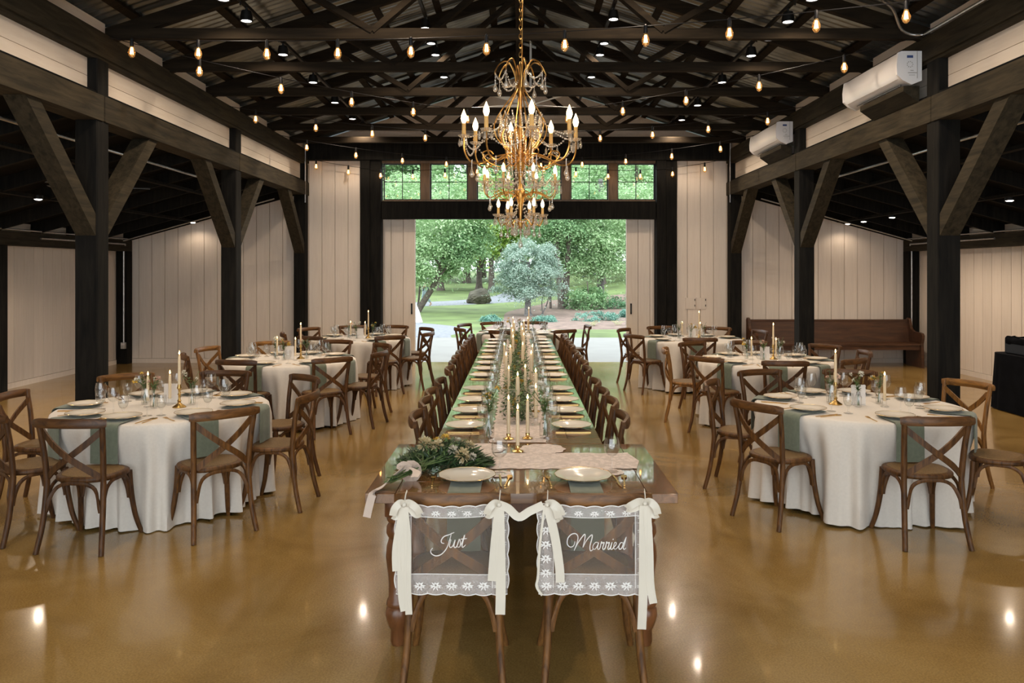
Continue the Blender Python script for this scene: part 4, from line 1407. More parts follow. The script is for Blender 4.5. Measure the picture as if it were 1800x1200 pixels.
# ---- flowers in small glass bottles
def bud_vase(seed, col, h=.13, wild=.16, leafmat='table_green'):
    r_ = random.Random(seed)
    t = thing('bud_vase', 'x', 'vase')
    MB().lathe([(0, 0), (.024, .0), (.027, .01), (.027, h * .55), (.018, h * .72), (.012, h * .85), (.015, h), (.0135, h), (.0105, h * .85), (.0165, h * .72), (.0255, h * .55), (.0255, .012), (0, .006)], 14).build('bottle', 'glass', t, 50)
    st, lv = MB(), MB()
    tops = []
    for k in range(7):
        a = r_.uniform(0, 2 * pi)
        L = r_.uniform(.55, 1.0)
        top = Vector((cos(a) * wild * .45 * L, sin(a) * wild * .45 * L, h + wild * (.35 + .5 * r_.random())))
        P = smooth_path([(-cos(a) * .012, -sin(a) * .012, .01), (0, 0, h * .8), (top.x * .4, top.y * .4, h + (top.z - h) * .5), top], 4)
        st.tube(P, .0014, 4)
        tops.append(top)
        for m in range(8):
            u = r_.uniform(.45, 1.0)
            p = P[min(len(P) - 1, int(u * (len(P) - 1)))]
            aa = r_.uniform(0, 2 * pi)
            lv.leaf(p, (cos(aa), sin(aa), r_.uniform(-.2, .7)), (0, 0, 1), r_.uniform(.02, .042), r_.uniform(.010, .018))
    st.build('stems', leafmat, t, 0)
    lv.build('leaves', leafmat, t, 0)['kind'] = 'stuff'
    for k in range(3):
        f = MB()
        c = tops[k]
        rad_ = [.022, .015, .013][k]
        for m in range(26):
            d = Vector((r_.gauss(0, 1), r_.gauss(0, 1), r_.gauss(.4, .8))).normalized()
            f.leaf(c + d * rad_ * .25, d, (r_.random(), r_.random(), 1), rad_, rad_ * .8)
        f.build('flower', col if k != 1 else 'petal_white', t, 0)
    return proto(t)
vases = [bud_vase(1, 'petal_white'), bud_vase(2, 'petal_yellow'), bud_vase(3, 'petal_blush')]

# ---- numbered card
def card():
    t = thing('table_number_card', 'x', 'table card')
    n = 14
    poly = []
    W2, H = .055, .155
    for k in range(n):
        poly.append((-W2 + 2 * W2 * k / (n - 1), .0))
    pts = [(-W2, 0), (W2, 0), (W2, H)]
    outl = [(-W2, 0), (W2, 0)] + [(W2 + .003 * (k % 2), H * k / 14) for k in range(1, 14)] + [(W2 - 2 * W2 * k / 10, H + .003 * (k % 2)) for k in range(11)] + [(-W2 - .003 * (k % 2), H - H * k / 14) for k in range(1, 14)]
    mb = MB()
    n = len(outl)
    mb.add([(x, y, z) for y in (-.002, .002) for x, z in outl], [tuple(range(n)), tuple(reversed(range(n, 2 * n)))] + [((i + 1) % n, i, n + i, n + (i + 1) % n) for i in range(n)])
    mb.build('card', 'acrylic', t, 0)
    MB().box(-.05, .05, -.018, .018, -.001, .006).build('stand', 'acrylic', t, 0)
    return proto(t)
cards0 = card()

# ================================================================== ROUND TABLES
TZ, TR = .735, .77
TABLES = {
    'A': (-2.736, 6.17, [(266, 1.15), (313, 1.12), (356, 1.12), (47, 1.22), (89, 1.22), (128, 1.27), (184, 1.12), (231, 1.15)],
          ['front', 'front-right', 'right', 'back-right', 'back', 'back-left', 'left', 'front-left'], 'near left round table'),
    'B': (2.66, 6.22, [(271, 1.12), (211, 1.12), (154, 1.12), (107, 1.30), (70, 1.33), (24, 1.23), (326, 1.16)],
          ['front', 'front-left', 'left', 'back-left', 'back-right', 'right', 'front-right'], 'near right round table'),
    'C': (-2.71, 9.45, [(258, 1.12), (309, 1.12), (348, 1.12), (38, 1.22), (79, 1.32), (116, 1.22), (164, 1.12), (207, 1.12)],
          ['front', 'front-right', 'right', 'back-right', 'back', 'back-left', 'left', 'front-left'], 'middle left round table'),
    'D': (2.91, 9.38, [(220, 1.12), (263, 1.12), (168, 1.12), (120, 1.22), (82, 1.25), (36, 1.20), (355, 1.12), (306, 1.12)],
          ['front-left', 'front', 'left', 'back-left', 'back', 'back-right', 'right', 'front-right'], 'middle right round table'),
    'E': (-2.46, 12.42, [(243, 1.12), (303, 1.12), (345, 1.12), (36, 1.17), (74, 1.30), (107, 1.25), (144, 1.20), (200, 1.12)],
          ['front-left', 'front-right', 'right', 'rear right', 'back-right', 'back-left', 'rear left', 'left'], 'far left round table'),
    'F': (2.69, 12.28, [(263, 1.15), (210, 1.12), (146, 1.15), (103, 1.22), (57, 1.15), (14, 1.15)],
          ['front', 'front-left', 'left', 'back-left', 'back-right', 'right'], 'far right round table'),
    'G': (.07, 13.58, [(206, 1.12), (153, 1.12), (118, 1.13), (78, 1.15), (6, 1.12), (255, 1.12), (307, 1.12)],
          ['left', 'rear left', 'back-left', 'back-right', 'right', 'front-left', 'front-right'], 'round table in the doorway'),
}
# the folded napkin lies under the plate and hangs over the table edge
def napkin_mesh():
    mb = MB()
    W2 = .095
    Re = TR + .022
    def fn(u, v):
        l = -W2 + 2 * W2 * u
        edge = sqrt(Re * Re - l * l)
        x0 = .50
        s_ = v * (edge - .52 + .045 + (TZ + .011 - .028 - .484))
        run = edge - x0
        if s_ < run - .02:
            return (x0 + s_, l, TZ + .011)
        q = s_ - (run - .02)
        if q < .045:
            a = q / .045 * pi / 2
            return (edge - .02 + .028 * sin(a), l, TZ + .011 - .028 * (1 - cos(a)))
        return (edge + .009 + .004 * sin(9 * u) * min(1, q * 4), l * (1 + .06 * q), TZ + .011 - .028 - (q - .045))
    mb.grid(fn, 6, 26)
    m = mb.mesh('napkin', 'sage_linen', 60, .003)
    return m
NAP = napkin_mesh()

def tablecloth(seats, seed):
    r_ = random.Random(seed)
    ph = [(r_.randint(11, 20), r_.uniform(0, 6.28), .6), (r_.randint(24, 34), r_.uniform(0, 6.28), .8), (r_.randint(38, 52), r_.uniform(0, 6.28), .55)]
    def fold(a):
        return sum(w * sin(n * a + p + .5 * sin(3 * a + p)) for n, p, w in ph) / 1.6
    nA = 288
    rings = [(0.0, 'c'), (.35, 't'), (.6, 't'), (.72, 't'), (TR - .012, 't')]
    mb = MB()
    rows_ = []
    for r, k in rings[1:]:
        rows_.append([(r * cos(2 * pi * i / nA), r * sin(2 * pi * i / nA), TZ + .003) for i in range(nA)])
    nv = 18
    for j in range(nv + 1):
        u = j / nv
        z = TZ - .008 - u * (TZ - .008 - .018)
        row = []
        for i in range(nA):
            a = 2 * pi * i / nA
            f = fold(a)
            amp = .010 * min(1, u * 6) + .040 * u
            R_ = TR + .004 + .012 * min(1, u * 8) + .024 * u
            hem = z + (u ** 3) * .012 * sin(3 * a + seed)
            for ang, dist in seats:
                al = rad(ang)
                fx = dist - .462
                l = abs((a - al + pi) % (2 * pi) - pi) * R_
                if R_ > fx:
                    wl = .5 + .5 * cos(pi * min(1, max(0, (l - .17) / .17)))
                    wz = max(0, min(1, (.70 - hem) / .30))
                    wz = wz * wz * (3 - 2 * wz)
                    R_ += (fx - R_) * wl * wz * .75
            R_ += amp * f
            row.append((R_ * cos(a), R_ * sin(a), max(.006, hem)))
        rows_.append(row)
    vs = [(0, 0, TZ + .003)] + [v for row in rows_ for v in row]
    fs = [(0, 1 + i, 1 + (i + 1) % nA) for i in range(nA)]
    for j in range(len(rows_) - 1):
        for i in range(nA):
            i2 = (i + 1) % nA
            fs.append((1 + j * nA + i, 1 + (j + 1) * nA + i, 1 + (j + 1) * nA + i2, 1 + j * nA + i2))
    mb.add(vs, fs)
    return mb

def stroke(mb, pts, w, per=5, thick=.0015):
    """flat pen stroke in the x-z plane"""
    P = smooth_path(pts, per)
    mb.tube(P, w / 2, 6, False, (0, 1, 0.01))

def round_table(key):
    cx, cy, seats, names, tn = TABLES[key]
    big = key in 'AB'
    t = thing('round_table', 'round table under a floor-length white cloth, the ' + tn if key != 'G' else 'round white-clothed table set in the open doorway', 'table', (cx, cy, 0), 0, 'round tables')
    tablecloth(seats, ord(key)).build('tablecloth', 'linen', t, 60)
    for (ang, dist), nm in zip(seats, names):
        a = rad(ang)
        sx_, sy_ = cos(a), sin(a)
        at_ = 'at the %s seat of the %s' % (nm, tn)
        f = a + pi
        o = dist + RAIL + .04
        put_chair(cx + sx_ * (dist + RAIL), cy + sy_ * (dist + RAIL), f, 'brown cross-back chair ' + at_, 'chairs around the ' + tn)
        tag(obj('napkin', NAP, None, (cx, cy, 0), a), 'sage green napkin ' + at_, 'napkin', 'napkins on the ' + tn)
        def L(rad_, lat, z):     # point at radius and lateral offset
            return (cx + sx_ * rad_ - sy_ * lat, cy + sy_ * rad_ + sx_ * lat, z)
        put(pl0, L(.585, 0, TZ + .014), a + .3, 'white gold-rimmed plate ' + at_, 'plates on the ' + tn)
        put_flat('fork', L(.60, -.175, TZ + .004), a + pi / 2 + .1 * rnd.uniform(-1, 1), 'gold fork ' + at_, 'forks on the ' + tn)
        put_flat('knife', L(.60, .175, TZ + .004), a + pi / 2 + .1 * rnd.uniform(-1, 1), 'gold knife ' + at_, 'knives on the ' + tn)
        if big:
            put_flat('spoon', L(.60, .21, TZ + .004), a + pi / 2 + .1 * rnd.uniform(-1, 1), 'gold spoon ' + at_, 'spoons on the ' + tn)
        put(wg0, L(.425, .10 + .02 * rnd.uniform(-1, 1), TZ + .004), 0, 'clear stemmed wine glass ' + at_, 'wine glasses on the ' + tn)
        put(gb0, L(.40, .19 + .02 * rnd.uniform(-1, 1), TZ + .004), 0, 'clear short water goblet ' + at_, 'goblets on the ' + tn)
    z = TZ + .004
    # centrepiece
    cfg = {'A': ((.14, -.06), (-.11, -.04), (.02, .05)), 'B': ((-.17, .02), (-.12, .16), (.16, -.10))}.get(key, ((.12, .06), (-.15, .02), (.10, -.10)))
    put(cd_tall, (cx + cfg[0][0], cy + cfg[0][1], z), 0, 'tall lit taper in brass candlestick on the ' + tn, 'brass candlesticks')
    put(cd_glass, (cx + cfg[1][0], cy + cfg[1][1], z), 0, 'lit taper in clear holder at the left of the %s centrepiece' % tn, 'tapers in glass holders')
    put(cd_glass, (cx + cfg[2][0], cy + cfg[2][1], z), 0, 'lit taper in clear holder at the right of the %s centrepiece' % tn, 'tapers in glass holders')
    c = put(cards0, (cx + (.0 if key != 'B' else -.0), cy + (.0 if key != 'A' else .12), z), 0, 'white table number card standing on the ' + tn if key != 'B' else 'white table card numbered 10 on the near right table', 'table cards')
    if key == 'B':
        n10 = MB()
        zz = .075
        stroke(n10, [(-.016, -.0035, zz + .020), (-.010, -.0035, zz + .025), (-.014, -.0035, zz)], .0035)
        stroke(n10, [(.0, -.0035, zz + .008), (.004, -.0035, zz + .024), (.012, -.0035, zz + .024), (.012, -.0035, zz + .012), (.006, -.0035, zz), (.0, -.0035, zz + .008)], .003)
        n10.build('number', 'ink', c, 0)
    for k, (dx, dy) in enumerate(((-.04, -.09), (.19, .06), (-.19, .08))):
        put(vases[(k + ord(key)) % 3], (cx + dx, cy + dy, z), k * 2.1, ['glass bud vase with flowers at the front of the %s centrepiece', 'glass bud vase with flowers right of the %s card', 'glass bud vase with flowers left of the %s card'][k] % tn, 'bud vases on round tables')
for k in 'ABCDEFG':
    round_table(k)

# ================================================================== LONG FARM TABLES
FZ = .765
LEG_PROF = [(.030, .0), (.036, .02), (.034, .075), (.042, .085), (.052, .115), (.060, .145), (.056, .175), (.048, .185), (.056, .195), (.052, .215), (.044, .225), (.044, .30), (.050, .36), (.058, .42), (.054, .47), (.042, .51),
            (.046, .515), (.056, .535), (.054, .565), (.042, .585), (.050, .592), (.054, .605), (.048, .62), (.04, .625)]
def farm_table(label, x0, x1, y0, y1, along, legs=True, inset=.17):
    t = thing('farm_table', label, 'table', ((x0 + x1) / 2, (y0 + y1) / 2, 0), 0, 'farm tables')
    hx, hy = (x1 - x0) / 2, (y1 - y0) / 2
    th = .045
    mt = 'farm_table_long' if along == 'y' else 'farm_table_top'
    bb = .14
    npl = 5
    if along == 'y':
        for k in range(npl):
            w = 2 * hx / npl
            MB().box(-hx + k * w + .0015, -hx + (k + 1) * w - .0015, -hy + bb, hy - bb, FZ - th, FZ - rnd.uniform(0, .0012), .003).build('plank', 'farm_table_long', t)
        for s_ in (-1, 1):
            MB().box(-hx, hx, *sorted((s_ * (hy - bb + .002), s_ * (hy - .001))), FZ - th, FZ - .0008, .003).build('breadboard_end', 'farm_table_top', t)
    else:
        for k in range(npl):
            w = 2 * hy / npl
            MB().box(-hx + bb, hx - bb, -hy + k * w + .0015, -hy + (k + 1) * w - .0015, FZ - th, FZ - rnd.uniform(0, .0012), .003).build('plank', 'farm_table_top', t)
        for s_ in (-1, 1):
            MB().box(*sorted((s_ * (hx - bb + .002), s_ * (hx - .001))), -hy, hy, FZ - th, FZ - .0008, .003).build('breadboard_end', 'farm_table_long', t)
    for sx in (-1, 1):
        for sy in (-1, 1):
            lx, ly = sx * (hx - inset * .75), sy * (hy - inset)
            lg = MB().lathe(LEG_PROF, 20, (lx, ly, 0)).box(lx - .055, lx + .055, ly - .055, ly + .055, .622, FZ - th, .004)
            lg.build('leg', 'farm_table_leg', t, 50)
    ax, ay = hx - inset * .75 - .02, hy - inset - .02
    for s_ in (-1, 1):
        MB().box(-ax, ax, s_ * ay - .012, s_ * ay + .012, FZ - th - .10, FZ - th).build('apron', 'farm_table_leg', t, 0)
        MB().box(s_ * ax - .012, s_ * ax + .012, -ay, ay, FZ - th - .10, FZ - th).build('apron', 'farm_table_leg', t, 0)
    return t
FT = (-.70, .735, 3.64, 4.69)
farm_table('square farm table with turned legs behind the two decorated chairs', *FT, 'x')
LT = [4.70, 7.15, 9.60, 12.05]
LX0, LX1 = -.49, .50
for k, nm in enumerate(('nearest', 'middle', 'farthest')):
    farm_table('%s of the three long farm tables placed end to end' % nm, LX0, LX1, LT[k] + .002, LT[k + 1] - .002, 'y')
# lace runner
mb = MB()
def rf(u, v):
    y = 4.72 + (11.95 - 4.72) * v
    w = .165 + .012 * sin(40 * v * 7.2)
    return ((u - .5) * 2 * w + .012 * sin(v * 9), y, FZ + .003 + .001 * sin(31 * v) * sin(7 * u))
mb.grid(rf, 6, 120)
tag(mb.build('table_runner', 'lace_runner', None, 60), 'long lace runner down the middle of the long tables', 'runner')
def rf2(u, v):
    x = -.40 + (1.05) * u
    y = 4.09 + .355 * v
    e = .006 * sin(60 * u)
    return (x - (.02 if u > .98 else 0) * abs(v - .5) * 4, y + e, FZ + .003 + .0012 * sin(22 * u + 5 * v))
tag(MB().grid(rf2, 60, 8).build('table_runner', 'lace_runner', None, 60), 'lace runner lying crosswise on the square table', 'runner')
def doily(x, y, r, label):
    mb = MB()
    n = 48
    vs = [(0, 0, 0)]
    for q in (.5, 1.0):
        for k in range(n):
            a = 2 * pi * k / n
            rr2 = r * q * (1 + (.05 * cos(10 * a) if q == 1 else 0))
            vs.append((rr2 * cos(a), rr2 * sin(a), .0008))
    fs = [(0, 1 + k, 1 + (k + 1) % n) for k in range(n)] + [(1 + k, 1 + n + k, 1 + n + (k + 1) % n, 1 + (k + 1) % n) for k in range(n)]
    mb.add(vs, fs)
    return tag(mb.build('doily', 'lace_runner', None, 0, 0, (x, y, FZ + .003)), label, 'doily', 'lace doilies')

# settings along the long tables
SEAT_Y = [5.18, 5.74, 6.22, 6.80, 7.68, 8.20, 8.72, 9.24, 10.0, 10.58, 11.12, 11.66]
for i, y in enumerate(SEAT_Y):
    for sx, side in ((-1, 'left'), (1, 'right')):
        at_ = '%s from the near end on the %s side of the long tables' % (ORD[i], side)
        cxs = .005 + sx * (.64 + .012 * rnd.uniform(-1, 1))
        put_chair(cxs - sx * abs(RAIL) * 1.0, y + .02 * rnd.uniform(-1, 1), pi if sx > 0 else 0, 'brown cross-back chair, ' + at_, 'chairs along the long tables')
        xp = .005 + sx * .345
        put(pl0, (xp, y, FZ + .001), .2 * i, 'white plate, ' + at_, 'plates on the long tables')
        put_flat('fork', (xp, y + sx * .165, FZ + .001), (pi / 2 if sx > 0 else -pi / 2) + .06 * rnd.uniform(-1, 1), 'gold fork, ' + at_, 'forks on the long tables')
        put_flat('knife', (xp, y - sx * .165, FZ + .001), (pi / 2 if sx > 0 else -pi / 2) + .06 * rnd.uniform(-1, 1), 'gold knife, ' + at_, 'knives on the long tables')
        put(wg0, (.005 + sx * .205, y - sx * .14, FZ + .004), 0, 'clear stemmed glass, ' + at_, 'glasses on the long tables')
        put(gb0, (.005 + sx * .235, y - sx * .04, FZ + .001), 0, 'short water goblet, ' + at_, 'goblets on the long tables')
# candles down the middle
cands = [(.0, 4.47, 'l'), (-.055, 4.80, 'l'), (.06, 4.82, 'l'), (.12, 5.25, 'g'), (.0, 5.55, 'b'), (.13, 5.75, 'b'), (-.07, 6.25, 'g'), (.06, 6.35, 'g'), (-.10, 6.9, 'b'), (.12, 7.05, 'b'), (-.07, 7.6, 'b'), (.05, 7.9, 'b'), (.15, 8.1, 'g'),
         (-.14, 8.3, 'g'), (-.05, 8.8, 'b'), (.07, 9.1, 'b'), (-.06, 9.7, 'b'), (.06, 9.95, 'b'), (-.08, 10.5, 'b'), (.05, 10.8, 'b'), (-.05, 11.3, 'b'), (.09, 11.55, 'b')]
cn = ['front taper of the trio nearest the square table', 'left taper of the trio nearest the square table', 'right taper of the trio nearest the square table']
for i, (x, y, k) in enumerate(cands):
    lab = 'lit ivory ' + (cn[i] if i < 3 else 'taper, %s candle from the near end of the long table row' % (ORD + ['fifteenth', 'sixteenth', 'seventeenth', 'eighteenth', 'nineteenth', 'twentieth', 'twenty-first', 'twenty-second'])[i])
    put({'l': cd_low, 'g': cd_glass, 'b': cd_long}[k], (x, y, FZ + .006), 0, lab, 'candles on the long tables')
# bud vases on the long table
for x, y, k, lb in ((-.175, 4.83, 1, 'bottle vase with yellow flower left of the near candle trio'), (.165, 4.83, 0, 'bottle vase with leafy stems right of the near candle trio')):
    v = put(vases[k], (x, y, FZ + .006), 1.0 + k, lb, 'bud vases on the long tables')
    v.scale = (1.25, 1.25, 1.25)
# greenery garland pieces with flowers, one for each table
for k, (ya, yb) in enumerate(((5.3, 7.1), (7.15, 9.5), (9.65, 11.9))):
    t = thing('greenery_garland', '%s stretch of leafy garland with flowers on the long tables' % ['nearest', 'middle', 'farthest'][k], 'garland', (0, ya, FZ + .005), 0, 'garlands on the long tables')
    r_ = random.Random(80 + k)
    L = yb - ya
    P = smooth_path([(.02 * sin(i * 1.9), L * i / 8, .012 + .012 * (i % 2)) for i in range(9)], 4)
    MB().tube(P, .004, 5).build('vine', 'table_green_dark', t)
    for mt, nl, sp in (('table_green', 1400, .055), ('table_green_dark', 700, .05)):
        lv = MB()
        for m in range(nl):
            p = P[r_.randint(0, len(P) - 1)] + Vector((r_.gauss(0, sp), r_.uniform(-.04, .04), abs(r_.gauss(.03, .06))))
            aa = r_.uniform(0, 2 * pi)
            lv.leaf(p, (cos(aa), sin(aa), r_.uniform(-.3, .8)), (0, 0, 1), r_.uniform(.022, .05), r_.uniform(.010, .022))
        lv.build('leaves', mt, t, 0)['kind'] = 'stuff'
    for m in range(9):
        c = P[int((m + .5) / 9 * len(P))] + Vector((r_.uniform(-.05, .05), 0, r_.uniform(.05, .11)))
        f = MB()
        R_ = r_.uniform(.018, .032)
        for q in range(26):
            d = Vector((r_.gauss(0, 1), r_.gauss(0, 1), r_.gauss(.4, .8))).normalized()
            f.leaf(c + d * R_ * .25, d, (r_.random(), r_.random(), 1), R_, R_ * .8)
        f.build('flower', ['petal_blush', 'petal_yellow', 'petal_cream', 'petal_white'][m % 4], t, 0)

# ================================================================== SQUARE TABLE SETTING AND ITS TWO DECORATED CHAIRS
CH = {'left': (-.272, 3.36), 'right': (.322, 3.36)}
for side, (x, y) in CH.items():
    put_chair(x, y - RAIL, pi / 2, 'brown cross-back chair wearing the lace banner lettered %s' % ('Just' if side == 'left' else 'Married'), 'chairs at the square table')
def front_napkin():
    def fn(u, v):
        l = -.075 + .15 * u
        s_ = v * .52
        if s_ < .24:
            return (l, 3.88 - s_, FZ + .003)
        q = s_ - .24
        if q < .03:
            a = q / .03 * pi / 2
            return (l, 3.64 - .010 * sin(a), FZ + .003 - .010 * (1 - cos(a)))
        return (l * (1 + .1 * q), 3.628 + .003 * sin(7 * u), FZ - .007 - (q - .03))
    return MB().grid(fn, 6, 24).mesh('napkin', 'sage_linen', 60, .003)
fn_me = front_napkin()
for sx, x in (('left', -.246), ('right', .318)):
    tag(obj('napkin', fn_me, None, (x, 0, 0)), 'sage napkin hanging off the square table behind the %s decorated chair' % sx, 'napkin', 'napkins on the square table')
    p = put(pl0, (x, 3.875, FZ + .006), .4, 'large white plate on the square table behind the %s decorated chair' % sx, 'plates on the square table')
    p.scale = (1.06, 1.06, 1.06)
    put_flat('fork', (x - .165, 3.86, FZ + .001), .06, 'gold fork left of the plate behind the %s decorated chair' % sx, 'cutlery on the square table')
    put_flat('knife', (x + .165, 3.85, FZ + .001), pi + .08, 'gold knife right of the plate behind the %s decorated chair' % sx, 'cutlery on the square table')
    put_flat('spoon', (x + .198, 3.86, FZ + .001), -.12, 'gold spoon right of the plate behind the %s decorated chair' % sx, 'cutlery on the square table')
for x, y, sx in ((-.09, 3.985, 'left'), (.475, 4.02, 'right')):
    doily(x, y, .062, 'small lace doily under the %s glass of the square table' % sx)
    g = put(wg0, (x, y, FZ + .004), 0, 'clear goblet on the doily at the %s setting of the square table' % sx, 'glasses on the square table')
    g.scale = (1.0, 1.0, .86)
doily(.14, 4.545, .13, 'large lace doily right of the front candle')
doily(-.20, 4.56, .13, 'large lace doily left of the front candle')

# ---- lace banners with lettering
JUST = [[(470, 607), (450, 602), (446, 582), (468, 552), (508, 537), (550, 518)], [(528, 522), (516, 570), (492, 640), (452, 690), (405, 707), (368, 690), (361, 664), (377, 645)],
        [(505, 590), (524, 576), (512, 622), (520, 640), (540, 625), (558, 578), (548, 625), (556, 640), (572, 628), (592, 572), (600, 610), (592, 636), (574, 634)],
        [(596, 632), (612, 600), (634, 540), (614, 618), (620, 638), (642, 618)], [(603, 573), (652, 567)]]
MARRIED = [[(416, 590), (405, 625), (377, 636), (353, 610), (360, 562), (390, 532), (424, 530), (440, 560), (426, 620), (408, 664)], [(408, 664), (440, 602), (490, 535), (496, 560), (479, 640)],
           [(479, 640), (510, 580), (550, 538), (553, 562), (536, 630), (541, 667), (560, 655)],
           [(603, 603), (582, 598), (561, 625), (561, 650), (578, 652), (598, 622), (606, 600), (597, 640), (604, 655), (617, 642), (629, 593), (634, 605), (650, 599), (646, 618), (638, 646), (646, 655), (660, 640), (671, 593), (676, 605), (692, 599), (688, 618), (680, 646), (688, 655), (701, 636), (714, 598), (703, 645), (712, 655),
            (726, 640), (744, 620), (748, 602), (736, 600), (727, 630), (734, 652), (750, 648), (768, 625)], [(722, 577), (724, 574)],
           [(806, 606), (786, 600), (769, 628), (773, 652), (791, 645), (808, 602), (829, 555)], [(829, 555), (815, 610), (804, 643), (812, 655), (826, 643)]]
def ribbon(mb, pts, w, up=(0, 1, 0), per=5, t=.0012):
    P = smooth_path(pts, per)
    sec = [(-w / 2, -t), (0, -t + .002), (w / 2, -t), (w / 2, t), (0, t + .002), (-w / 2, t)]
    mb.sweep(P, sec, up)
def banner(side, text, zx0, strokes, x0, x1):
    yb = 3.27
    b = thing('chair_banner', 'sheer lace-edged banner lettered %s on the %s decorated chair' % (text, side), 'banner', ((x0 + x1) / 2, yb, .458), 0, 'chair banners')
    c = (x0 + x1) / 2
    W = (x1 - x0)
    H = .366
    bl, bt, bb = .062, .042, .080
    def wav(u, v):
        return .004 * sin(6 * u + 2 * v)
    MB().grid(lambda u, v: (-W / 2 + bl + (W - 2 * bl) * u, wav(u, v) + .002, bb + (H - bt - bb) * v), 10, 8).build('sheer_panel', 'organza', b, 60)
    def strip(fn, n):
        MB().grid(fn, n, 6).build('lace_trim', 'lace', b, 60)
        e = MB()
        e.tube([Vector(fn(i / n, 1)) + Vector((0, -.001, 0)) for i in range(n + 1)], .0022, 5)
        e.tube([Vector(fn(i / n, 0)) + Vector((0, -.001, 0)) for i in range(n + 1)], .0016, 5)
        e.build('lace_edge', 'lettering', b, 60)
    sc = lambda u, k: .006 * abs(sin(pi * k * u))
    strip(lambda u, v: (-W / 2 + W * u, wav(u, .0), bb - v * (bb + sc(u, 7))), 70)
    strip(lambda u, v: (-W / 2 + W * u, wav(u, 1.0), H - bt + v * (bt + sc(u, 7)) - .03 * sin(pi * u) * .4), 70)
    strip(lambda u, v: (-W / 2 + bl - v * (bl + sc(u, 5)), wav(0, u) - .001, bb * .3 + (H - bb * .3) * u), 50)
    strip(lambda u, v: (W / 2 - bl + v * (bl + sc(u, 5)), wav(1, u) - .001, bb * .3 + (H - bb * .3) * u), 50)
    fl = MB()
    for k in range(7):
        a_ = 2 * pi * k / 7
        fl.leaf((.003 * cos(a_), -.003, .003 * sin(a_)), (cos(a_), 0, sin(a_)), (0, -1, 0), .011, .008, 0, 0)
    for a_ in (.4, 1.2, 2.0, 2.75):
        fl.leaf((.008 * cos(a_), -.003, -.004 + .004 * sin(a_)), (cos(a_), 0, sin(a_) * .7 - .25), (0, -1, 0), .019, .007, 0, 0)
        fl.leaf((.008 * cos(a_), -.003, -.004 - .004 * sin(a_)), (cos(a_), 0, -sin(a_) * .9), (0, -1, 0), .017, .006, 0, 0)
    fme = fl.mesh('lace_flower', 'lettering', 0)
    for k in range(7):
        x_ = -W / 2 + W * (k + .5) / 7
        obj('lace_flower', fme, b, (x_, -.002, .036))
        if 0 < k < 6:
            o_ = obj('lace_flower', fme, b, (x_, -.002, H - .024 - .012 * sin(pi * (k + .5) / 7)))
            o_.scale = (.8, 1, .7)
    for k in range(5):
        for s_ in (-1, 1):
            obj('lace_flower', fme, b, (s_ * (W / 2 - .03), -.004, .09 + k * .058))
    lt = MB()
    for st in strokes:
        P = []
        for zx, zy in st:
            X = ((zx / 4.615 + zx0) - 910) / 426
            Z = 1.78 - ((zy / 4.615 + 820) - 477) / 426
            P.append((X - c, -.006, Z - .458))
        n = len(smooth_path(P, 5))
        lt.tube(smooth_path(P, 5), [.0013 + .0011 * sin(pi * (i / (n - 1))) for i in range(n)], 6, False, (0, 1, .01))
    if side == 'right':
        lt.ball((((723 / 4.615 + zx0) - 910) / 426 - c, -.006, 1.78 - ((574 / 4.615 + 820) - 477) / 426 - .458), .0026, 8, 6)
    lt.build('lettering', 'lettering', b, 60)
    return b, c
def bow(b, x, z, loops, tails):
    mb = MB()
    for s_, ln, dr in loops:
        ribbon(mb, [(x, -.012, z), (x + s_ * ln * .35, -.030, z + .010), (x + s_ * ln * .8, -.038, z - .004 - dr * .3), (x + s_ * ln, -.030, z - .022 - dr)], .030, (0, 1, 0), 6)
        ribbon(mb, [(x, -.008, z), (x + s_ * ln * .30, -.012, z - .016), (x + s_ * ln * .7, -.016, z - .030 - dr), (x + s_ * ln, -.028, z - .024 - dr)], .024, (0, 1, 0), 6)
    mb.ball((x, -.020, z), .010, 10, 6)
    ribbon(mb, [(x, -.014, z), (x + .002, -.002, z + .03), (x + .004, .03, z + .042)], .012, (1, 0, 0))
    mb.build('bow', 'satin', b, 60)
    for (pts, w) in tails:
        t_ = MB()
        ribbon(t_, [(px, -.014 - .004 * i, pz) for i, (px, pz) in enumerate(pts)], w)
        t_.build('ribbon_tail', 'satin', b, 60)
bL, cL = banner('left', 'Just', 680, JUST, -.50, -.042)
H_ = .366
bow(bL, -.192, H_ + .004, [(-1, .045, .02), (1, .065, .012)], [([(-.192, H_), (-.20, .25), (-.198, .02), (-.186, -.06)], .040), ([(-.192, H_), (-.222, .2), (-.222, .10)], .036), ([(-.192, H_), (-.178, .22), (-.178, .06), (-.172, -.075)], .028)])
bow(bL, .195, H_ + .004, [(-1, .05, .015)], [([(.195, H_), (.200, .2), (.202, .05), (.200, -.075)], .040), ([(.195, H_), (.178, .22), (.165, .06)], .034)])
sw = MB()
ribbon(sw, [(.195, -.016, H_ + .004), (.232, -.02, H_ - .01), (.275, -.022, H_ - .045), (.32, -.02, H_ - .022), (.375, -.016, H_ + .002)], .034)
sw.build('ribbon_swag', 'satin', bL, 60)
bR, cR = banner('right', 'Married', 920, MARRIED, .085, .545)
bow(bR, -.195, H_ + .004, [(1, .06, .02), (1, .045, .03)], [([(-.195, H_), (-.165, .25), (-.145, .12), (-.142, .055)], .036), ([(-.205, H_), (-.225, .2), (-.232, .08), (-.238, .04), (-.215, .005)], .010)])
bow(bR, .205, H_ + .010, [(-1, .075, -.004), (1, .05, .02)], [([(.200, H_), (.198, .2), (.196, .0), (.190, -.135)], .036), ([(.212, H_), (.222, .2), (.226, .05), (.238, -.03)], .032)])

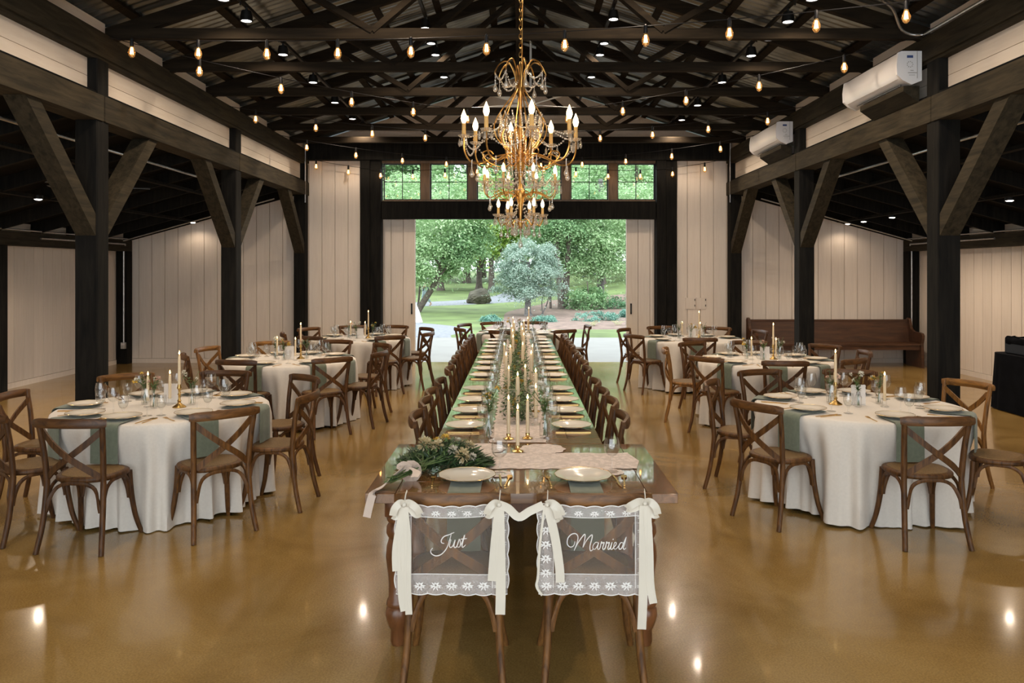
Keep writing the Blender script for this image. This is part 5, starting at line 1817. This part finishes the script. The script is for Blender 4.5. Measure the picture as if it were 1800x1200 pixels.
# ---- bouquet lying on the square table
t = thing('bridal_bouquet', 'bouquet of cream flowers and greenery tied with blush ribbon', 'bouquet', (-.45, 4.05, FZ))
r_ = random.Random(77)
st = MB()
A_, B_ = Vector((-.145, -.33, .03)), Vector((-.02, -.10, .045))
for k in range(22):
    o1 = Vector((r_.gauss(0, .018), r_.gauss(0, .012), abs(r_.gauss(0, .014))))
    o2 = Vector((r_.gauss(0, .010), r_.gauss(0, .008), abs(r_.gauss(0, .010))))
    e = Vector((r_.uniform(-.16, .26), r_.uniform(.02, .22), r_.uniform(.02, .13)))
    st.tube(smooth_path([A_ + o1, (A_ + B_) / 2 + o2, B_ + o2, e], 4), .0026, 5)
st.build('stems', 'table_green', t, 0)
for mt, n, L0 in (('table_green_dark', 1100, .05), ('table_green', 1100, .036)):
    lv = MB()
    for k in range(n):
        a, b_ = r_.uniform(0, 2 * pi), sqrt(r_.random())
        p = Vector((.07 + cos(a) * b_ * .235, .10 + sin(a) * b_ * .15, max(.006, .125 * (1 - b_ * b_) * r_.uniform(.3, 1.0) + .01)))
        d = Vector((p.x - .0 + r_.gauss(0, .08), p.y + .05 + r_.gauss(0, .08), r_.uniform(-.02, .12)))
        lv.leaf(p, d, (r_.gauss(0, .3), r_.gauss(0, .3), 1), r_.uniform(.6, 1.3) * L0, r_.uniform(.25, .4) * L0)
    lv.build('leaves', mt, t, 0)['kind'] = 'stuff'
for k, (x, y, z, R_, m_) in enumerate(((-.03, .06, .125, .042, 'petal_cream'), (.035, .045, .12, .038, 'petal_cream'), (.17, -.02, .085, .042, 'petal_cream'), (.12, .02, .10, .03, 'petal_white'), (.07, .13, .14, .028, 'petal_yellow'), (.20, .09, .11, .03, 'petal_cream'), (.02, .15, .12, .025, 'petal_yellow'), (.13, .16, .12, .022, 'petal_white'), (.22, .02, .07, .022, 'petal_white'))):
    f = MB()
    c = Vector((x, y, z))
    for q in range(70):
        d = Vector((r_.gauss(0, 1), r_.gauss(-.2, 1), r_.gauss(.4, .8))).normalized()
        f.leaf(c + d * R_ * .45, d, (r_.random(), r_.random(), 1), R_ * .62, R_ * .42)
    f.build('flower', m_, t, 0)
rb = MB()
mid_ = A_.lerp(B_, .62)
ring = [mid_ + Vector((.032 * cos(2 * pi * k / 14), .020 * cos(2 * pi * k / 14), .006 + .034 * sin(2 * pi * k / 14))) for k in range(14)]
rb.sweep(ring, [(-.022, -.001), (.022, -.001), (.022, .001), (-.022, .001)], (.6, 1, 0), None, False, True)
ribbon(rb, [mid_ + Vector((-.005, -.02, .036)), mid_ + Vector((-.03, -.03, .052)), mid_ + Vector((-.055, -.035, .036)), mid_ + Vector((-.02, -.025, .03))], .024, (0, 1, .2))
ribbon(rb, [mid_ + Vector((0, -.025, .03)), mid_ + Vector((.035, -.06, .02)), mid_ + Vector((.03, -.10, .004))], .04, (0, .3, 1))
ribbon(rb, [mid_ + Vector((-.03, -.03, .03)), Vector((-.17, -.33, .022)), Vector((-.205, -.42, .008)), Vector((-.222, -.432, -.04)), Vector((-.235, -.436, -.10))], .036, (.2, 1, .6))
rb.build('ribbon', 'blush_satin', t, 60)

# ================================================================== PEW, DRAPED TABLE
pw = thing('church_pew', 'long dark wooden church pew against the back wall', 'pew', (5.93, 14.95, 0))
PL = 1.53
MB().box(-PL, PL, -.26, .16, .41, .445, .008).build('seat', 'pew_wood', pw)
mb = MB()
mb.bar((0, .17, .30), (0, .26, .84), 2 * PL, .028, (0, 1, 0))
mb.build('backrest', 'pew_wood', pw, 0)
MB().box(-PL, PL, .235, .285, .83, .865, .006).build('top_rail', 'pew_wood', pw)
MB().box(-PL, PL, -.235, -.21, .33, .41).build('apron', 'pew_wood', pw, 0)
for sx in (-1, 1):
    prof = [(-.30, 0), (.30, 0), (.31, .86), (.27, .90), (.20, .88), (.17, .80), (.13, .70), (.03, .655), (-.18, .65), (-.27, .64), (-.31, .60), (-.30, .53), (-.27, .45)]
    n = len(prof)
    mb = MB()
    xa, xb = sx * PL - .025, sx * PL + .025
    mb.add([(x, y, z) for x in (xa, xb) for y, z in prof], [tuple(reversed(range(n))), tuple(range(n, 2 * n))] + [(i, (i + 1) % n, n + (i + 1) % n, n + i) for i in range(n)])
    mb.build('end_panel', 'pew_wood', pw, 20)
dt = thing('draped_table', 'table hidden under a floor-length black cloth by the right wall', 'table', (6.82, 9.55, 0))
def drape(u, v):
    a = u * 2 * pi
    hx, hy = .62, .95
    e = .22
    c_, s_ = cos(a), sin(a)
    x = hx * (abs(c_) ** e) * (1 if c_ > 0 else -1)
    y = hy * (abs(s_) ** e) * (1 if s_ > 0 else -1)
    w = 1 + (1 - v) * (.035 + .014 * sin(26 * a))
    return (x * w, y * w, .008 + (.725 - .008) * v)
mb = MB().grid(drape, 160, 6, 0, True)
mb.f.append(tuple(range(160 * 6, 160 * 7)))
mb.m.append(0)
mb.build('black_cloth', 'black_cloth', dt, 40)
bn = thing('lined_tub', 'black tub with a crumpled liner rim on the draped table', 'tub', (6.82, 9.85, .727))
MB().slab([(-.52, -.3), (.52, -.3), (.52, .45), (-.52, .45)], 0, .19, 0, .012).build('tub', 'black_plastic', bn, 20)
rr_ = random.Random(5)
def rim(u, v):
    a = u * 2 * pi
    e = .3
    c_, s_ = cos(a), sin(a)
    x = .54 * (abs(c_) ** e) * (1 if c_ > 0 else -1)
    y = .39 * (abs(s_) ** e) * (1 if s_ > 0 else -1) + .075
    w = 1 + .02 * sin(23 * a + 4 * v) + .015 * sin(41 * a) + .03 * sin(v * pi)
    return (x * w, y * w, .13 + .085 * v + .010 * sin(17 * a))
MB().grid(rim, 120, 5, 0, True).build('liner', 'black_cloth', bn, 40)

# ================================================================== PEOPLE OUTSIDE
def skin_mesh(name, verts, edges, radii, mat, parent, root=0):
    me = bpy.data.meshes.new(name)
    me.from_pydata(verts, edges, [])
    me.materials.append(MATS[mat])
    o = obj(name, me, parent)
    md = o.modifiers.new('skin', 'SKIN')
    md.use_smooth_shade = True
    sv = me.skin_vertices[0].data
    for i, r in enumerate(radii):
        sv[i].radius = (r, r) if not isinstance(r, tuple) else r
        sv[i].use_root = (i == root)
    s_ = o.modifiers.new('subdivision', 'SUBSURF')
    s_.levels = s_.render_levels = 2
    return o
def person(label, x, y, rz, gown):
    t = thing('person', label, 'person', (x, y, ground_h(x, y)), rz)
    # facing -y in local space; mid stride
    V = [(0, 0, .93), (0, .0, 1.12), (0, .01, 1.32), (0, .0, 1.43), (0, -.015, 1.50), (0, -.03, 1.62),
         (-.09, 0, .88), (-.10, -.10, .50), (-.10, -.13, .09), (-.10, -.24, .04), (.09, 0, .88), (.10, .02, .50), (.10, .26, .13), (.10, .16, .04),
         (-.17, .01, 1.38), (-.21, .06, 1.12), (-.20, -.02, .90), (-.20, -.06, .82), (.17, .01, 1.38), (.22, -.02, 1.12), (.20, -.14, .92), (.19, -.19, .85)]
    E_ = [(0, 1), (1, 2), (2, 3), (3, 4), (4, 5), (0, 6), (6, 7), (7, 8), (8, 9), (0, 10), (10, 11), (11, 12), (12, 13), (2, 14), (14, 15), (15, 16), (16, 17), (2, 18), (18, 19), (19, 20), (20, 21)]
    R_ = [(.13, .10), (.12, .09), (.14, .095), .055, .05, (.078, .095), .085, .055, .038, .035, .085, .055, .038, .035, .055, .042, .032, .03, .055, .042, .032, .03]
    skin_mesh('body', V, E_, R_, 'skin', t)
    MB().ball((0, -.015, 1.655), .098, 14, 10, 1.12).build('hair', 'hair', t, 60)
    # nose and ears
    if gown:
        def gw(u, v):
            a = 2 * pi * u
            prof = [(0.0, .43), (.3, .36), (.6, .22), (.72, .155), (.85, .15), (1.0, .16)]
            for (v0, r0), (v1, r1) in zip(prof[:-1], prof[1:]):
                if v <= v1:
                    rr3 = r0 + (r1 - r0) * (v - v0) / (v1 - v0)
                    break
            rr3 *= 1 + .07 * (1 - v) * sin(9 * a)
            return (rr3 * cos(a), rr3 * .85 * sin(a) + .10 * (1 - v) ** 2, .02 + 1.30 * v)
        MB().grid(gw, 48, 20, 0, True).build('gown', 'gown_white', t, 60)
    else:
        sh = [(0, 0, .90), (0, 0, 1.12), (0, .01, 1.32), (0, 0, 1.42), (-.17, .01, 1.38), (-.21, .055, 1.14), (.17, .01, 1.38), (.22, -.015, 1.14)]
        skin_mesh('shirt', sh, [(0, 1), (1, 2), (2, 3), (2, 4), (4, 5), (2, 6), (6, 7)], [(.155, .125), (.145, .115), (.165, .12), .07, .075, .06, .075, .06], 'shirt_white', t)
        tr_ = [(0, 0, .93), (-.09, 0, .86), (-.10, -.10, .50), (-.10, -.135, .16), (.09, 0, .86), (.10, .02, .50), (.10, .22, .20)]
        skin_mesh('trousers', tr_, [(0, 1), (1, 2), (2, 3), (0, 4), (4, 5), (5, 6)], [(.15, .12), .105, .075, .06, .105, .075, .06], 'denim', t)
    return t
person('person in white shirt and jeans walking behind the leaning tree', -4.42, 38.2, -pi / 2 + .3, False)
person('person in a long white gown at the left edge of the doorway view', -3.78, 27.6, -pi / 2, True)
